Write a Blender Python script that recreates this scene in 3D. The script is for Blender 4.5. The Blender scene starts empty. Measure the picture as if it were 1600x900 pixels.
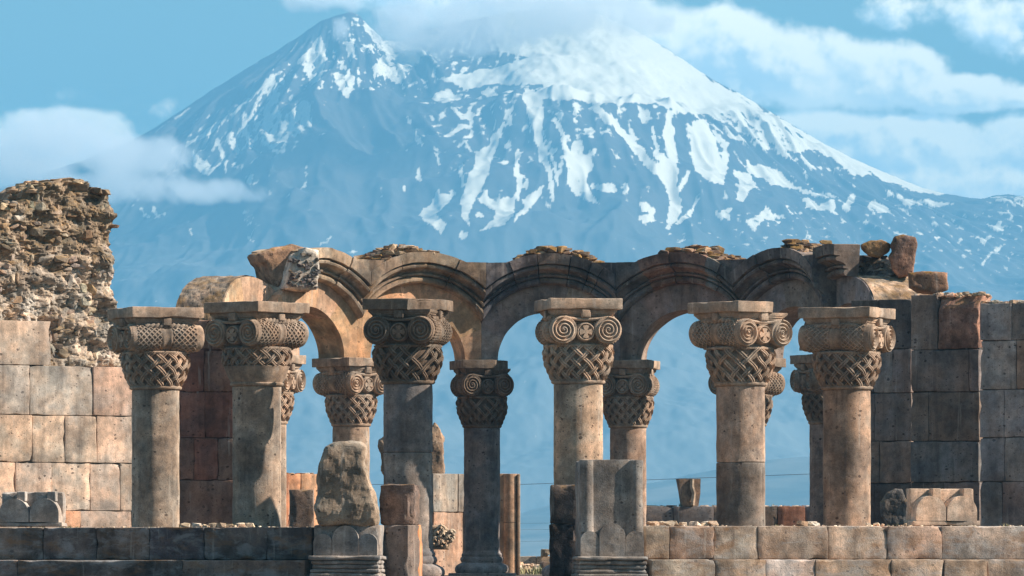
import bpy, bmesh, math, random
import numpy as np
from mathutils import Vector, Matrix, noise as mnoise
R = math.radians
C = bpy.context.scene.collection
sc = bpy.context.scene

# ------------------------------------------------------------------ camera, light, exposure
EYE = 0.35                                  # eye height over the church floor
cd = bpy.data.cameras.new('camera'); cam = bpy.data.objects.new('camera', cd); C.objects.link(cam)
cam.location = (0, 0, EYE); cam.rotation_euler = (R(90), 0, 0)
cd.sensor_width = 36; cd.lens = 225; cd.shift_y = 0.26375
cd.clip_start = 1; cd.clip_end = 60000
sc.camera = cam

SUN_AZ, SUN_EL = 84.0, 36.0                 # azimuth measured from the direction back to the camera, to the right
S = Vector((math.cos(R(SUN_EL))*math.sin(R(SUN_AZ)), -math.cos(R(SUN_EL))*math.cos(R(SUN_AZ)), math.sin(R(SUN_EL))))
sd = bpy.data.lights.new('sun', 'SUN'); sun = bpy.data.objects.new('sun', sd); C.objects.link(sun)
sd.energy = 5.0; sd.angle = R(0.5); sd.color = (1.0, 0.92, 0.82)
sun.rotation_euler = S.to_track_quat('Z', 'Y').to_euler()
sc.view_settings.view_transform = 'Standard'; sc.view_settings.look = 'None'
sc.view_settings.gamma = 1; sc.view_settings.use_curve_mapping = False
sc.view_settings.exposure = 1.45
sc.cycles.use_denoising = True
sc.cycles.max_bounces = 6; sc.cycles.diffuse_bounces = 1; sc.cycles.volume_bounces = 5
sc.cycles.transparent_max_bounces = 8
sc.cycles.volume_step_rate = 1.0; sc.cycles.volume_max_steps = 64
HAZE_DENSITY = 1.5e-4
HAZE_COLOR = (0.14, 0.41, 0.65)

# ------------------------------------------------------------------ node helpers
class NT:
    def __init__(s, nt): s.nt = nt; s.n = nt.nodes; s.l = nt.links
    def node(s, t, **k):
        n = s.n.new(t)
        for a, b in k.items(): setattr(n, a, b)
        return n
    def set(s, sock, v):
        if hasattr(v, 'is_output'): s.l.new(v, sock)
        elif v is not None: sock.default_value = v
    def m(s, op, a, b=None, c=None, clamp=False):
        n = s.node('ShaderNodeMath', operation=op); n.use_clamp = clamp
        for i, v in enumerate((a, b, c)):
            if v is not None: s.set(n.inputs[i], v)
        return n.outputs[0]
    def vm(s, op, a, b=None):
        n = s.node('ShaderNodeVectorMath', operation=op)
        s.set(n.inputs[0], a)
        if b is not None: s.set(n.inputs[1], b)
        return n.outputs[0]
    def noise(s, vec, scale, detail=3, rough=0.55, dist=0.0):
        n = s.node('ShaderNodeTexNoise'); s.set(n.inputs['Vector'], vec)
        n.inputs['Scale'].default_value = scale; n.inputs['Detail'].default_value = detail
        n.inputs['Roughness'].default_value = rough; n.inputs['Distortion'].default_value = dist
        return n.outputs[0]
    def rng(s, v, a, b, c=0.0, d=1.0, smooth=True):
        n = s.node('ShaderNodeMapRange'); n.interpolation_type = 'SMOOTHSTEP' if smooth else 'LINEAR'
        s.set(n.inputs[0], v)
        for i, x in zip((1, 2, 3, 4), (a, b, c, d)): s.set(n.inputs[i], x)
        return n.outputs[0]
    def mix(s, f, a, b, mode='MIX'):
        n = s.node('ShaderNodeMix', data_type='RGBA', blend_type=mode)
        s.set(n.inputs[0], f); s.set(n.inputs[6], a); s.set(n.inputs[7], b)
        return n.outputs[2]
    def scale(s, col, f):
        n = s.node('ShaderNodeVectorMath', operation='SCALE'); s.set(n.inputs[0], col); s.set(n.inputs[3], f)
        return n.outputs[0]
    def comb(s, x, y, z):
        n = s.node('ShaderNodeCombineXYZ')
        for i, v in enumerate((x, y, z)): s.set(n.inputs[i], v)
        return n.outputs[0]
    def sep(s, v):
        n = s.node('ShaderNodeSeparateXYZ'); s.set(n.inputs[0], v); return n.outputs

def rgba(c): return (c[0], c[1], c[2], 1)

def cloud_field(t, U, V, blobs, seed=0.0, amp=0.9, nscale=1.3):
    """blobs (cx, cy, rx, ry, weight) in units of 100; returns a soft density value around 0..1"""
    out = None
    for cx, cy, rx, ry, w in blobs:
        a = t.m('DIVIDE', t.m('SUBTRACT', U, cx), rx); b = t.m('DIVIDE', t.m('SUBTRACT', V, cy), ry)
        d = t.m('SUBTRACT', w, t.m('ADD', t.m('MULTIPLY', a, a), t.m('MULTIPLY', b, b)))
        d = t.m('MAXIMUM', d, -1.5)
        out = d if out is None else t.m('SMOOTH_MAX', out, d, 0.35)
    v = t.comb(U, V, seed)
    n = t.noise(v, nscale, 9, 0.58)
    return t.m('ADD', out, t.m('MULTIPLY', t.m('SUBTRACT', n, 0.5), amp*2.2))

# ------------------------------------------------------------------ world: clear sky with a bank of clouds far behind the mountain
world = bpy.data.worlds.new('World'); sc.world = world; world.use_nodes = True
t = NT(world.node_tree); t.n.clear()
sky = t.node('ShaderNodeTexSky', sky_type='NISHITA'); sky.sun_disc = False
sky.sun_elevation = R(SUN_EL); sky.sun_rotation = math.atan2(S.x, S.y); sky.air_density = 1.0; sky.dust_density = 0.6; sky.ozone_density = 1.5
geo = t.node('ShaderNodeTexCoord')
dx, dy, dz = t.sep(geo.outputs['Generated'])
dys = t.m('MAXIMUM', dy, 0.05)
U = t.m('ADD', t.m('MULTIPLY', t.m('DIVIDE', dx, dys), 100), 8)
V = t.m('SUBTRACT', 8.72, t.m('MULTIPLY', t.m('DIVIDE', dz, dys), 100))
BLOBS = [(7.2, -0.1, 2.2, 0.5, 1), (8.8, 0.3, 1.8, 0.7, 1), (10.2, 0.75, 1.5, 0.75, 1), (11.3, 0.75, 1.3, 0.75, 1), (12.4, 1.1, 1.6, 0.7, 1), (13.7, 1.2, 1.4, 0.62, 1),
         (14.9, 1.45, 1.3, 0.38, 1), (16.3, 1.5, 1.2, 0.25, .8), (12.8, 2.05, 1.6, 0.4, .9), (14.2, 2.35, 2.0, 0.6, 1.1), (16.2, 2.3, 1.3, 0.6, 1), (15.0, 2.85, 2.8, 0.6, 1.1),
         (14.2, 0.15, 1.3, 0.5, .45), (15.9, 0.35, 1.7, 0.8, .55), (0.9, 2.15, 1.5, 0.55, 1), (-0.3, 2.7, 2.4, 0.65, 1.1), (2.3, 2.7, 1.6, 0.6, .9), (1.2, 1.5, .7, .5, .15), (2.6, 1.7, .8, .4, .10), (5.3, -.1, 1.4, .3, .6)]
f0 = cloud_field(t, U, V, BLOBS, 3.1, 0.72)
f1 = cloud_field(t, t.m('ADD', U, 0.13), t.m('SUBTRACT', V, 0.16), BLOBS, 3.1, 0.72)
cov = t.rng(f0, 0.0, 0.5)
light = t.rng(t.m('SUBTRACT', f0, f1), -0.22, 0.30)
low = t.noise(t.comb(U, t.m('MULTIPLY', V, 1.6), 9.0), 0.55, 4)
ccol = t.mix(light, (0.42, 0.50, 0.54, 1), (1.0, 0.90, 0.70, 1))
ccol = t.mix(t.rng(low, 0.40, 0.66, 0.0, 0.55), ccol, (0.92, 0.86, 0.70, 1))
bg1 = t.node('ShaderNodeBackground'); t.set(bg1.inputs[0], t.mix(1.0, sky.outputs[0], (0.80, 0.92, 0.86, 1), 'MULTIPLY')); bg1.inputs[1].default_value = 0.05
bg2 = t.node('ShaderNodeBackground'); t.set(bg2.inputs[0], ccol); bg2.inputs[1].default_value = 1.25
ms = t.node('ShaderNodeMixShader'); t.set(ms.inputs[0], t.m('MULTIPLY', cov, t.m('GREATER_THAN', dy, 0.3)))
t.l.new(bg1.outputs[0], ms.inputs[1]); t.l.new(bg2.outputs[0], ms.inputs[2])
wo = t.node('ShaderNodeOutputWorld'); t.l.new(ms.outputs[0], wo.inputs[0])

# ------------------------------------------------------------------ materials
def stone(name, pits=1.0, soot=0.5, lichen=0.0, bloom=0.0, grain=1.0, bump=0.6, rough=0.9, patch=0.35):
    """tuff: the colour itself comes from the mesh attribute 'tint'; the nodes add grain, pores, soot and lichen"""
    m = bpy.data.materials.new(name); m.use_nodes = True
    t = NT(m.node_tree); t.n.clear()
    at = t.node('ShaderNodeAttribute', attribute_name='tint')
    g = t.node('ShaderNodeNewGeometry'); P = g.outputs['Position']
    oi = t.node('ShaderNodeObjectInfo')
    col = t.mix(1.0, at.outputs['Color'], oi.outputs['Color'], 'MULTIPLY'); col = t.mix(1.0, col, (1.40, 1.31, 1.21, 1), 'MULTIPLY')
    n1 = t.noise(P, 1.7, 5); n2 = t.noise(P, 8, 5, .6); n3 = t.noise(P, 60, 3, .6)
    k = t.rng(n1, .3, .7, 1-patch*.55, 1+patch*.5)
    k = t.m('MULTIPLY', k, t.rng(n2, .25, .75, 1-.24*grain, 1+.2*grain))
    k = t.m('MULTIPLY', k, t.rng(n3, .2, .8, 1-.22*grain, 1+.2*grain))
    st = t.noise(t.vm('MULTIPLY', P, (4.5, 4.5, .45)), 1.0, 4)
    k = t.m('MULTIPLY', k, t.rng(st, .35, .65, .84, 1.12))
    col = t.scale(col, k)
    # warm/cool drift between patches
    col = t.mix(t.rng(t.noise(P, 2.6, 3), .38, .66), t.mix(1.0, col, (1.04, .985, .94, 1), 'MULTIPLY'), t.mix(1.0, col, (.93, 1.0, 1.06, 1), 'MULTIPLY'))
    if soot:
        s1 = t.m('MULTIPLY', t.rng(t.noise(P, 1.1, 7, .68, .4), .49, .62), soot)
        col = t.mix(s1, col, t.mix(1.0, col, (.42, .43, .47, 1), 'MULTIPLY'))
    ro = t.noise(t.vm('MULTIPLY', t.vm('ADD', P, (3, 9, 0)), (7, 7, .5)), 1.0, 6, .6)
    col = t.mix(t.rng(ro, .57, .68, 0, .45), col, t.mix(1.0, col, (.50, .48, .48, 1), 'MULTIPLY'))
    ro2 = t.noise(t.vm('MULTIPLY', t.vm('ADD', P, (13, 2, 0)), (9, 9, .6)), 1.0, 6, .6)
    col = t.mix(t.rng(ro2, .60, .70, 0, .35), col, (.60, .52, .44, 1))
    if bloom:
        b1 = t.rng(t.noise(t.vm('MULTIPLY', P, (1.2, 1.2, 2.6)), 1.9, 8, .7, .35), .46, .64, 0, bloom*.85)
        col = t.mix(b1, col, t.mix(.55, col, (.46, .44, .42, 1)))
        b2 = t.rng(t.noise(t.vm('MULTIPLY', t.vm('ADD', P, (7, 3, 5)), (1.3, 1.3, 3.0)), 1.7, 7, .66, .3), .50, .70, 0, bloom*.7)
        col = t.mix(b2, col, (.30, .16, .075, 1))
    hh = t.m('MULTIPLY', n2, .5)
    hh = t.m('ADD', hh, t.m('MULTIPLY', n3, .3))
    if pits:
        for sc_, thr, rr in ((11.0, .62, .25), (23.0, .5, .22)):
            v = t.node('ShaderNodeTexVoronoi'); t.set(v.inputs['Vector'], t.vm('MULTIPLY', t.vm('ADD', P, t.scale(t.comb(n2, n1, n2), .05)), (1, 1, 1.35)))
            v.inputs['Scale'].default_value = sc_
            r = t.sep(v.outputs['Color'])[0]
            rad = t.m('MULTIPLY', t.rng(r, thr, 1.0, 0, 1, False), rr*1.5)
            p = t.rng(t.m('SUBTRACT', rad, v.outputs['Distance']), 0, .05)
            p = t.m('MULTIPLY', p, t.rng(n1, .42, .55, .25, 1))
            col = t.mix(t.m('MULTIPLY', p, .8*min(1, pits)), col, t.mix(1.0, col, (.2, .18, .18, 1), 'MULTIPLY'))
            hh = t.m('SUBTRACT', hh, t.m('MULTIPLY', p, .8*pits))
    if lichen:
        nz = t.sep(g.outputs['Normal'])[2]
        lm = t.m('MULTIPLY', t.rng(t.noise(P, 4.0, 5, .65), .45, .6), t.rng(nz, .05, .7, .12, 1))
        col = t.mix(t.m('MULTIPLY', lm, lichen), col, (.26, .135, .03, 1))
        lm2 = t.m('MULTIPLY', t.rng(t.noise(t.vm('ADD', P, (5, 5, 5)), 7.0, 5, .65), .55, .65), t.rng(nz, .05, .7, .2, 1))
        col = t.mix(t.m('MULTIPLY', lm2, lichen*.8), col, (.05, .045, .04, 1))
    bp = t.node('ShaderNodeBump'); bp.inputs['Strength'].default_value = bump; bp.inputs['Distance'].default_value = .03
    t.set(bp.inputs['Height'], hh)
    b = t.node('ShaderNodeBsdfPrincipled'); t.set(b.inputs['Base Color'], col); b.inputs['Roughness'].default_value = rough
    b.inputs['Specular IOR Level'].default_value = .15; b.inputs['Diffuse Roughness'].default_value = 1.0
    t.l.new(bp.outputs[0], b.inputs['Normal'])
    o = t.node('ShaderNodeOutputMaterial'); t.l.new(b.outputs[0], o.inputs[0])
    return m

M_ASH = stone('ashlar_tuff', pits=1.0, soot=.45, patch=.5)
M_CARVE = stone('carved_tuff', pits=.35, soot=.45, grain=1.2, bump=.5)
M_SHAFT = stone('shaft_tuff', pits=1.0, soot=.5, grain=1.2, patch=.6)
M_ARCH = stone('arch_tuff', pits=.7, soot=.25, patch=.5)
M_HOOD = stone('moulded_tuff', pits=.6, soot=.7, lichen=.35, patch=.7)
M_STEP = stone('step_stone', pits=.5, soot=.5, bloom=1.0, patch=.8, bump=1.0)
M_RUBBLE = stone('rubble_stone', pits=.8, soot=.35, lichen=.5, patch=.8, bump=1.0, grain=1.6)
M_LICHEN = stone('lichened_stone', pits=.9, soot=.4, lichen=.95, patch=.8, bump=1.0, grain=1.5)
M_FLOOR = stone('paving_stone', pits=.3, soot=.3, patch=.4)

def simple(name, col, rough=.8):
    m = bpy.data.materials.new(name); m.use_nodes = True
    b = m.node_tree.nodes['Principled BSDF']; b.inputs['Base Color'].default_value = rgba(col); b.inputs['Roughness'].default_value = rough
    t = NT(m.node_tree); g = t.node('ShaderNodeNewGeometry')
    t.set(b.inputs['Base Color'], t.mix(t.noise(g.outputs['Position'], 3, 3), rgba([c*.8 for c in col]), rgba([c*1.2 for c in col])))
    return m

# ------------------------------------------------------------------ numpy noise
_rng = np.random.RandomState(7)
_perm = _rng.permutation(256); _perm = np.concatenate([_perm, _perm, _perm])
_grad = _rng.normal(size=(256, 3)); _grad /= np.linalg.norm(_grad, axis=1)[:, None]
def pnoise(p):
    p = np.asarray(p, float); i = np.floor(p).astype(int); f = p - i; i &= 255
    u = f*f*f*(f*(f*6-15)+10); r = 0
    for a in (0, 1):
        for b in (0, 1):
            for c in (0, 1):
                h = _perm[_perm[_perm[(i[:, 0]+a) & 255]+((i[:, 1]+b) & 255)]+((i[:, 2]+c) & 255)]
                g = _grad[h]; d = (g*(f-np.array([a, b, c]))).sum(1)
                w = (u[:, 0] if a else 1-u[:, 0])*(u[:, 1] if b else 1-u[:, 1])*(u[:, 2] if c else 1-u[:, 2])
                r = r + w*d
    return r
def fbm(p, o=4, lac=2.03, g=.5):
    p = np.asarray(p, float); a = 1; s = 0
    for k in range(o): s = s+a*pnoise(p+k*17.3); p = p*lac; a *= g
    return s

# ------------------------------------------------------------------ mesh builder
class MB:
    def __init__(s): s.v = []; s.f = []; s.c = []; s.n = 0
    def add(s, v, f, tint=(1, 1, 1)):
        v = np.asarray(v, float); s.v.append(v); n = s.n
        s.f.extend([tuple(i+n for i in q) for q in f]); s.n += len(v)
        c = np.asarray(tint, float)
        s.c.append(np.tile(c, (len(v), 1)) if c.ndim == 1 else c)
        return s
    def build(s, name, mat, parent=None, smooth=False, loc=None):
        v = np.concatenate(s.v); me = bpy.data.meshes.new(name)
        me.from_pydata(v.tolist(), [], s.f); me.update()
        c = np.concatenate(s.c); at = me.attributes.new('tint', 'FLOAT_COLOR', 'POINT')
        at.data.foreach_set('color', np.concatenate([c, np.ones((len(c), 1))], 1).astype(np.float32).ravel())
        if smooth is True: me.polygons.foreach_set('use_smooth', [True]*len(me.polygons))
        elif smooth:
            me.polygons.foreach_set('use_smooth', [True]*len(me.polygons)); me.set_sharp_from_angle(angle=R(smooth))
        me.materials.append(mat)
        o = bpy.data.objects.new(name, me); C.objects.link(o)
        if parent: o.parent = parent
        if loc: o.location = loc
        return o

def rotz(v, a, about=(0, 0)):
    v = np.array(v, float); x = v[:, 0]-about[0]; y = v[:, 1]-about[1]
    v[:, 0] = x*math.cos(a)-y*math.sin(a)+about[0]; v[:, 1] = x*math.sin(a)+y*math.cos(a)+about[1]
    return v

def worn_box(sx, sy, sz, r=.015, step=.12, wear=.006, seed=0, chip=0.0):
    """box centred at the origin, rounded and worn edges"""
    H = np.array([sx, sy, sz])/2; r = min(r, H.min()*.6)
    ax = []
    for h in H:
        k = max(1, min(14, int(round(2*(h-r)/step))))
        ax.append(np.concatenate([[-h], np.linspace(-h+r, h-r, k+1), [h]]))
    V = []; F = []
    for a in range(3):
        b, c = (a+1) % 3, (a+2) % 3
        for sg in (-1, 1):
            nb, nc = len(ax[b]), len(ax[c]); B, Cc = np.meshgrid(ax[b], ax[c], indexing='ij')
            P = np.zeros((nb*nc, 3)); P[:, b] = B.ravel(); P[:, c] = Cc.ravel(); P[:, a] = sg*H[a]
            o = sum(len(x) for x in V); V.append(P)
            for i in range(nb-1):
                for j in range(nc-1):
                    q = [o+i*nc+j, o+(i+1)*nc+j, o+(i+1)*nc+j+1, o+i*nc+j+1]
                    F.append(q if sg > 0 else q[::-1])
    V = np.concatenate(V)
    _, idx, inv = np.unique(np.round(V, 5), axis=0, return_index=True, return_inverse=True)
    inv = inv.ravel(); V = V[idx]; F = [tuple(inv[i] for i in q) for q in F]
    q = np.clip(V, -(H-r), H-r); d = V-q; L = np.linalg.norm(d, axis=1); m = L > 1e-9
    V[m] = q[m]+d[m]/L[m][:, None]*r
    s = seed*3.7
    if wear:
        V = V+np.stack([fbm(V*5+s, 3), fbm(V*5+s+31, 3), fbm(V*5+s+67, 3)], 1)*wear*1.6
    if chip:
        edge = (np.abs(V) > (H-r*1.6)).sum(1) >= 2
        n = pnoise(V*4+s+9); k = np.clip(n-.05, 0, 1)*chip*edge
        V = V*(1-np.clip(k[:, None]/np.maximum(np.abs(V), .05), 0, .5)*(np.abs(V) > (H-r*1.6)))
    return V, F

def rock(size, seed, n=14, flat=1.0):
    """angular broken stone: hull of random points"""
    rs = np.random.RandomState(seed)
    p = rs.normal(size=(n, 3)); p /= np.linalg.norm(p, axis=1)[:, None]
    p = np.sign(p)*np.abs(p)**.6; p *= rs.uniform(.82, 1.0, (n, 1))
    p = p*np.array(size)/2
    bm = bmesh.new()
    for q in p: bm.verts.new(q)
    res = bmesh.ops.convex_hull(bm, input=bm.verts)
    kill = [g for g in res['geom_interior'] if isinstance(g, bmesh.types.BMVert)]
    if kill: bmesh.ops.delete(bm, geom=kill, context='VERTS')
    bm.verts.index_update()
    V = np.array([v.co[:] for v in bm.verts]); F = [tuple(v.index for v in f.verts) for f in bm.faces]
    bm.free(); return V, F

def big_rock(outline, thick, seed, rough=.03, sub=.05, vox=None):
    """weathered stone with a given front outline (x,z) metres, extruded with rounding and noise"""
    P = np.array(outline, float); cx, cz = P[:, 0].mean(), P[:, 1].mean()
    # resample
    Q = []
    for i in range(len(P)):
        a, b = P[i], P[(i+1) % len(P)]; n = max(1, int(np.linalg.norm(b-a)/sub))
        for k in range(n): Q.append(a+(b-a)*k/n)
    Q = np.array(Q); n = len(Q); rings = []
    prof = [(-.5, .0), (-.5, .45), (-.5, .75), (-.48, .90), (-.42, .975), (-.3, 1), (-.1, 1), (.1, 1), (.3, 1), (.42, .97), (.5, .85), (.5, 0)]
    for (d, s) in prof:
        rings.append(np.stack([cx+(Q[:, 0]-cx)*s, np.full(n, d*thick), cz+(Q[:, 1]-cz)*s], 1))
    V = np.concatenate(rings); F = []
    for k in range(len(prof)-1):
        for i in range(n):
            j = (i+1) % n; F.append((k*n+i, k*n+j, (k+1)*n+j, (k+1)*n+i))
    me = bpy.data.meshes.new('tmp'); me.from_pydata(V.tolist(), [], F); me.update()
    bm = bmesh.new(); bm.from_mesh(me)
    bmesh.ops.contextual_create(bm, geom=[e for e in bm.edges if e.is_boundary]) if False else None
    bmesh.ops.remove_doubles(bm, verts=bm.verts, dist=1e-5); bmesh.ops.recalc_face_normals(bm, faces=bm.faces); bm.to_mesh(me); bm.free()
    o = bpy.data.objects.new('tmp', me); C.objects.link(o); md = o.modifiers.new('r', 'REMESH'); md.mode = 'VOXEL'
    md.voxel_size = vox or max(.018, min(thick, P[:, 0].max()-P[:, 0].min(), P[:, 1].max()-P[:, 1].min())/22)
    dg = bpy.context.evaluated_depsgraph_get(); m2 = o.evaluated_get(dg).to_mesh()
    V = np.zeros(len(m2.vertices)*3); m2.vertices.foreach_get('co', V); V = V.reshape(-1, 3); F = [tuple(p.vertices) for p in m2.polygons]
    o.to_mesh_clear(); bpy.data.objects.remove(o); bpy.data.meshes.remove(me)
    s = seed*5.1
    V = V+np.stack([fbm(V*2.6+s, 4), fbm(V*2.6+s+31, 4), fbm(V*2.6+s+67, 4)], 1)*rough*2
    rg = np.abs(fbm(V*6+s+90, 3)); V = V-np.clip(.12-rg, 0, 1)[:, None]*rough*1.2*np.sign(V-V.mean(0))
    return V, F

def lathe(prof, n=40, cap=True):
    V = []; F = []
    for r, z in prof:
        for i in range(n):
            a = 2*math.pi*i/n; V.append((r*math.cos(a), r*math.sin(a), z))
    m = len(prof)
    for k in range(m-1):
        for i in range(n):
            j = (i+1) % n; F.append((k*n+i, k*n+j, (k+1)*n+j, (k+1)*n+i))
    if cap:
        F.append(tuple(range(n))[::-1]); F.append(tuple((m-1)*n+i for i in range(n)))
    return np.array(V), F

def sweep(path, nrm, w, h, n=6, closed=False):
    """ribbon with rounded cross-section along path; nrm = outward normals"""
    path = np.array(path); nrm = np.array(nrm); L = len(path)
    tan = np.gradient(path, axis=0); tan /= np.linalg.norm(tan, axis=1)[:, None]+1e-9
    bi = np.cross(tan, nrm); bi /= np.linalg.norm(bi, axis=1)[:, None]+1e-9
    V = []; F = []
    for k in range(n):
        a = 2*math.pi*k/n+math.pi/n
        V.append(path+bi*(w/2*math.cos(a))+nrm*(h/2*math.sin(a)))
    V = np.stack(V, 1).reshape(-1, 3)
    for i in range(L-1):
        for k in range(n):
            F.append((i*n+k, i*n+(k+1) % n, (i+1)*n+(k+1) % n, (i+1)*n+k))
    F.append(tuple(range(n))[::-1]); F.append(tuple((L-1)*n+k for k in range(n)))
    return V, F

def prism(pts, y0, y1):
    """front polygon (x,z) extruded from y0 to y1"""
    n = len(pts); V = [(x, y0, z) for x, z in pts]+[(x, y1, z) for x, z in pts]
    F = [tuple(range(n))[::-1], tuple(range(n, 2*n))]
    for i in range(n): j = (i+1) % n; F.append((i, j, n+j, n+i))
    return np.array(V), [f[::-1] for f in F]

def tag(o, label=None, cat=None, group=None, kind=None):
    if label: o['label'] = label
    if cat: o['category'] = cat; o['kind'] = 'thing'
    if group: o['group'] = group
    if kind: o['kind'] = kind
    return o
def thing(name, loc, rz, label, cat, group=None):
    o = bpy.data.objects.new(name, None); C.objects.link(o); o.location = loc; o.rotation_euler = (0, 0, rz)
    o.empty_display_size = .3
    return tag(o, label, cat, group)
def X(px, D): return (px-800)*D/10000
def Z(py, D): return EYE+(872-py)*D/10000
def jit(c, a=.08, rnd=random):
    k = 1+rnd.uniform(-a, a); return (c[0]*k*(1+rnd.uniform(-a, a)*.3), c[1]*k, c[2]*k*(1+rnd.uniform(-a, a)*.4))
random.seed(11)

TAN = (.40, .29, .205); BEIGE = (.44, .325, .235); PINK = (.46, .27, .17); ORANGE = (.48, .22, .11)
RED = (.21, .10, .072); BROWN = (.22, .155, .12); GREY = (.20, .175, .165); DARK = (.115, .10, .10); PALE = (.55, .47, .38); COLM = (.34, .26, .20)

# ------------------------------------------------------------------ mountain
def pip(poly, x, y):
    ins = np.zeros(x.shape, bool); n = len(poly)
    for i in range(n):
        x0, y0 = poly[i]; x1, y1 = poly[(i+1) % n]
        if y0 == y1: continue
        c = ((y0 > y) != (y1 > y)) & (x < (x1-x0)*(y-y0)/(y1-y0)+x0); ins ^= c
    return ins
RIDGE = [(-3500, 860), (-2600, 800), (-1600, 640), (-900, 520), (-500, 440), (-200, 350), (0, 292), (130, 250), (195, 226), (240, 200), (290, 168), (330, 141), (380, 110), (430, 80), (465, 58), (500, 33), (525, 24), (548, 18), (562, 24),
         (580, 44), (600, 62), (625, 66), (660, 48), (700, 38), (740, 30), (800, 18), (860, 12), (930, 20), (990, 45), (1040, 75), (1075, 98), (1110, 122), (1160, 148), (1230, 190), (1280, 220), (1330, 246),
         (1380, 268), (1440, 293), (1480, 303), (1518, 309), (1535, 311), (1552, 305), (1575, 303), (1600, 306), (1700, 330), (1900, 380), (2300, 470), (3000, 640), (3800, 790), (5000, 860)]
def make_mountain():
    xs = np.concatenate([np.linspace(-4200, -900, 70)[:-1], np.linspace(-900, 900, 860), np.linspace(900, 4400, 70)[1:]])
    T = 3100.0
    ts = np.concatenate([np.linspace(-900, -20, 8), np.linspace(0, 1, 430)**1.05*T])
    rx = np.array([p[0]-800 for p in RIDGE], float); rh = np.array([872-p[1] for p in RIDGE], float)
    H = np.interp(xs, rx, rh)
    H = H+1.6*fbm(np.stack([xs*.05, xs*0, xs*0+3], 1), 4)*np.clip(H/300, 0, 1)
    Xg, Tg = np.meshgrid(xs, ts); Hg = np.tile(H, (len(ts), 1))
    # blur the ridge profile with distance from it, so spurs do not run straight down from every notch
    Z0 = np.zeros_like(Xg); Hs = H.copy()
    for i, tt in enumerate(ts):
        if tt > 0:
            Hs = Hs+0.25*(np.interp(xs-6, xs, Hs)+np.interp(xs+6, xs, Hs)-2*Hs)
        f = (1+tt/1500) if tt < 0 else (1-tt/T)**1.22
        Z0[i] = Hs*f
    # gullies fan out from the two summits
    def fan(ax, at):
        dx, dt = Xg-ax, Tg-at; a = np.arctan2(dx, dt); r = np.hypot(dx, dt); return a, r
    a1, r1 = fan(60, -700); a2, r2 = fan(-270, -350)
    w = 1/(1+np.exp((Xg+110)/45))
    def gul(a, r, k):
        P = np.stack([(a*k).ravel(), (r*.0012).ravel(), np.full(a.size, 2.2)], 1)
        P[:, 0] += .35*pnoise(np.stack([(r*.004).ravel(), (a*3).ravel(), np.zeros(a.size)], 1))
        n = 1-2.2*np.abs(pnoise(P)); m = 1-2.2*np.abs(pnoise(P*np.array([2.6, 2, 1])+11)); q = 1-2.2*np.abs(pnoise(P*np.array([6, 5, 1])+31))
        return (n+.5*m+.26*q).reshape(a.shape)
    G = w*gul(a2, r2, 7)+(1-w)*gul(a1, r1, 9)
    fl = fbm(np.stack([(Xg*.006).ravel(), (Tg*.004).ravel(), np.full(Xg.size, 5.)], 1), 5).reshape(Xg.shape)
    amp = np.clip(Tg/260, 0, 1)*np.clip(Z0/420, .0, 1)*(1-.93*np.clip((Z0-655)/40, 0, 1)*np.clip((Xg+120)/60, 0, 1))
    Zg = Z0+amp*(G-.5)*27+np.clip(Tg/200, 0, 1)*np.clip((T-Tg)/800, 0, 1)*fl*30
    Zg[-1] = -3; Zg = np.maximum(Zg, -3)
    Y = 10000-Tg
    # projected map coordinates used only to lay the snow fields out on the slope
    PX = 800+Xg*10000/Y; PY = 872-(Zg-EYE)*10000/Y
    base = np.zeros((900, 1700)); yy, xx = np.mgrid[0:900, 0:1700].astype(float)
    wv = np.stack([(xx*.035).ravel(), (yy*.035).ravel(), np.zeros(xx.size)], 1)
    wx = xx+9*fbm(wv, 4).reshape(xx.shape); wy = yy+9*fbm(wv+40, 4).reshape(xx.shape)
    def poly(p, d): 
        global_m = pip(p, wx, wy); base[global_m] = np.maximum(base[global_m], d)
    def stroke(pts, d=1.0):
        for (x0, y0, w0), (x1, y1, w1) in zip(pts[:-1], pts[1:]):
            X0, X1 = int(min(x0, x1)-30), int(max(x0, x1)+30); Y0, Y1 = int(min(y0, y1)-30), int(max(y0, y1)+30)
            X0, Y0 = max(0, X0), max(0, Y0)
            sx, sy = wx[Y0:Y1, X0:X1], wy[Y0:Y1, X0:X1]
            L2 = (x1-x0)**2+(y1-y0)**2; k = np.clip(((sx-x0)*(x1-x0)+(sy-y0)*(y1-y0))/L2, 0, 1)
            dd = np.hypot(sx-x0-k*(x1-x0), sy-y0-k*(y1-y0)); m = dd < (w0+(w1-w0)*k)/2
            base[Y0:Y1, X0:X1][m] = np.maximum(base[Y0:Y1, X0:X1][m], d)
    poly([(686, 122), (715, 134), (745, 139), (765, 134), (800, 131), (840, 132), (846, 137), (825, 150), (860, 155), (895, 157), (960, 162), (1020, 160), (1055, 175), (1100, 178), (1140, 176), (1165, 170), (1150, 150), (1100, 118), (1040, 78), (1000, 40), (860, 0), (760, 20), (780, 80), (830, 92), (770, 106)], 1.0)
    poly([(1040, 74), (1110, 122), (1230, 191), (1330, 247), (1320, 250), (1290, 236), (1240, 238), (1205, 230), (1170, 208), (1130, 192), (1090, 175), (1060, 120)], .72)
    poly([(1080, 110), (1230, 191), (1330, 247), (1322, 244), (1200, 182), (1100, 135)], .85)
    poly([(1150, 170), (1200, 190), (1260, 220), (1300, 240), (1260, 236), (1200, 215)], .8)
    poly([(1322, 228), (1345, 235), (1400, 262), (1480, 302), (1440, 303), (1400, 287), (1370, 277), (1340, 255)], 1.0)
    poly([(1255, 215), (1290, 215), (1330, 245), (1365, 275), (1350, 277), (1290, 245), (1270, 235), (1250, 225)], .9)
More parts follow.
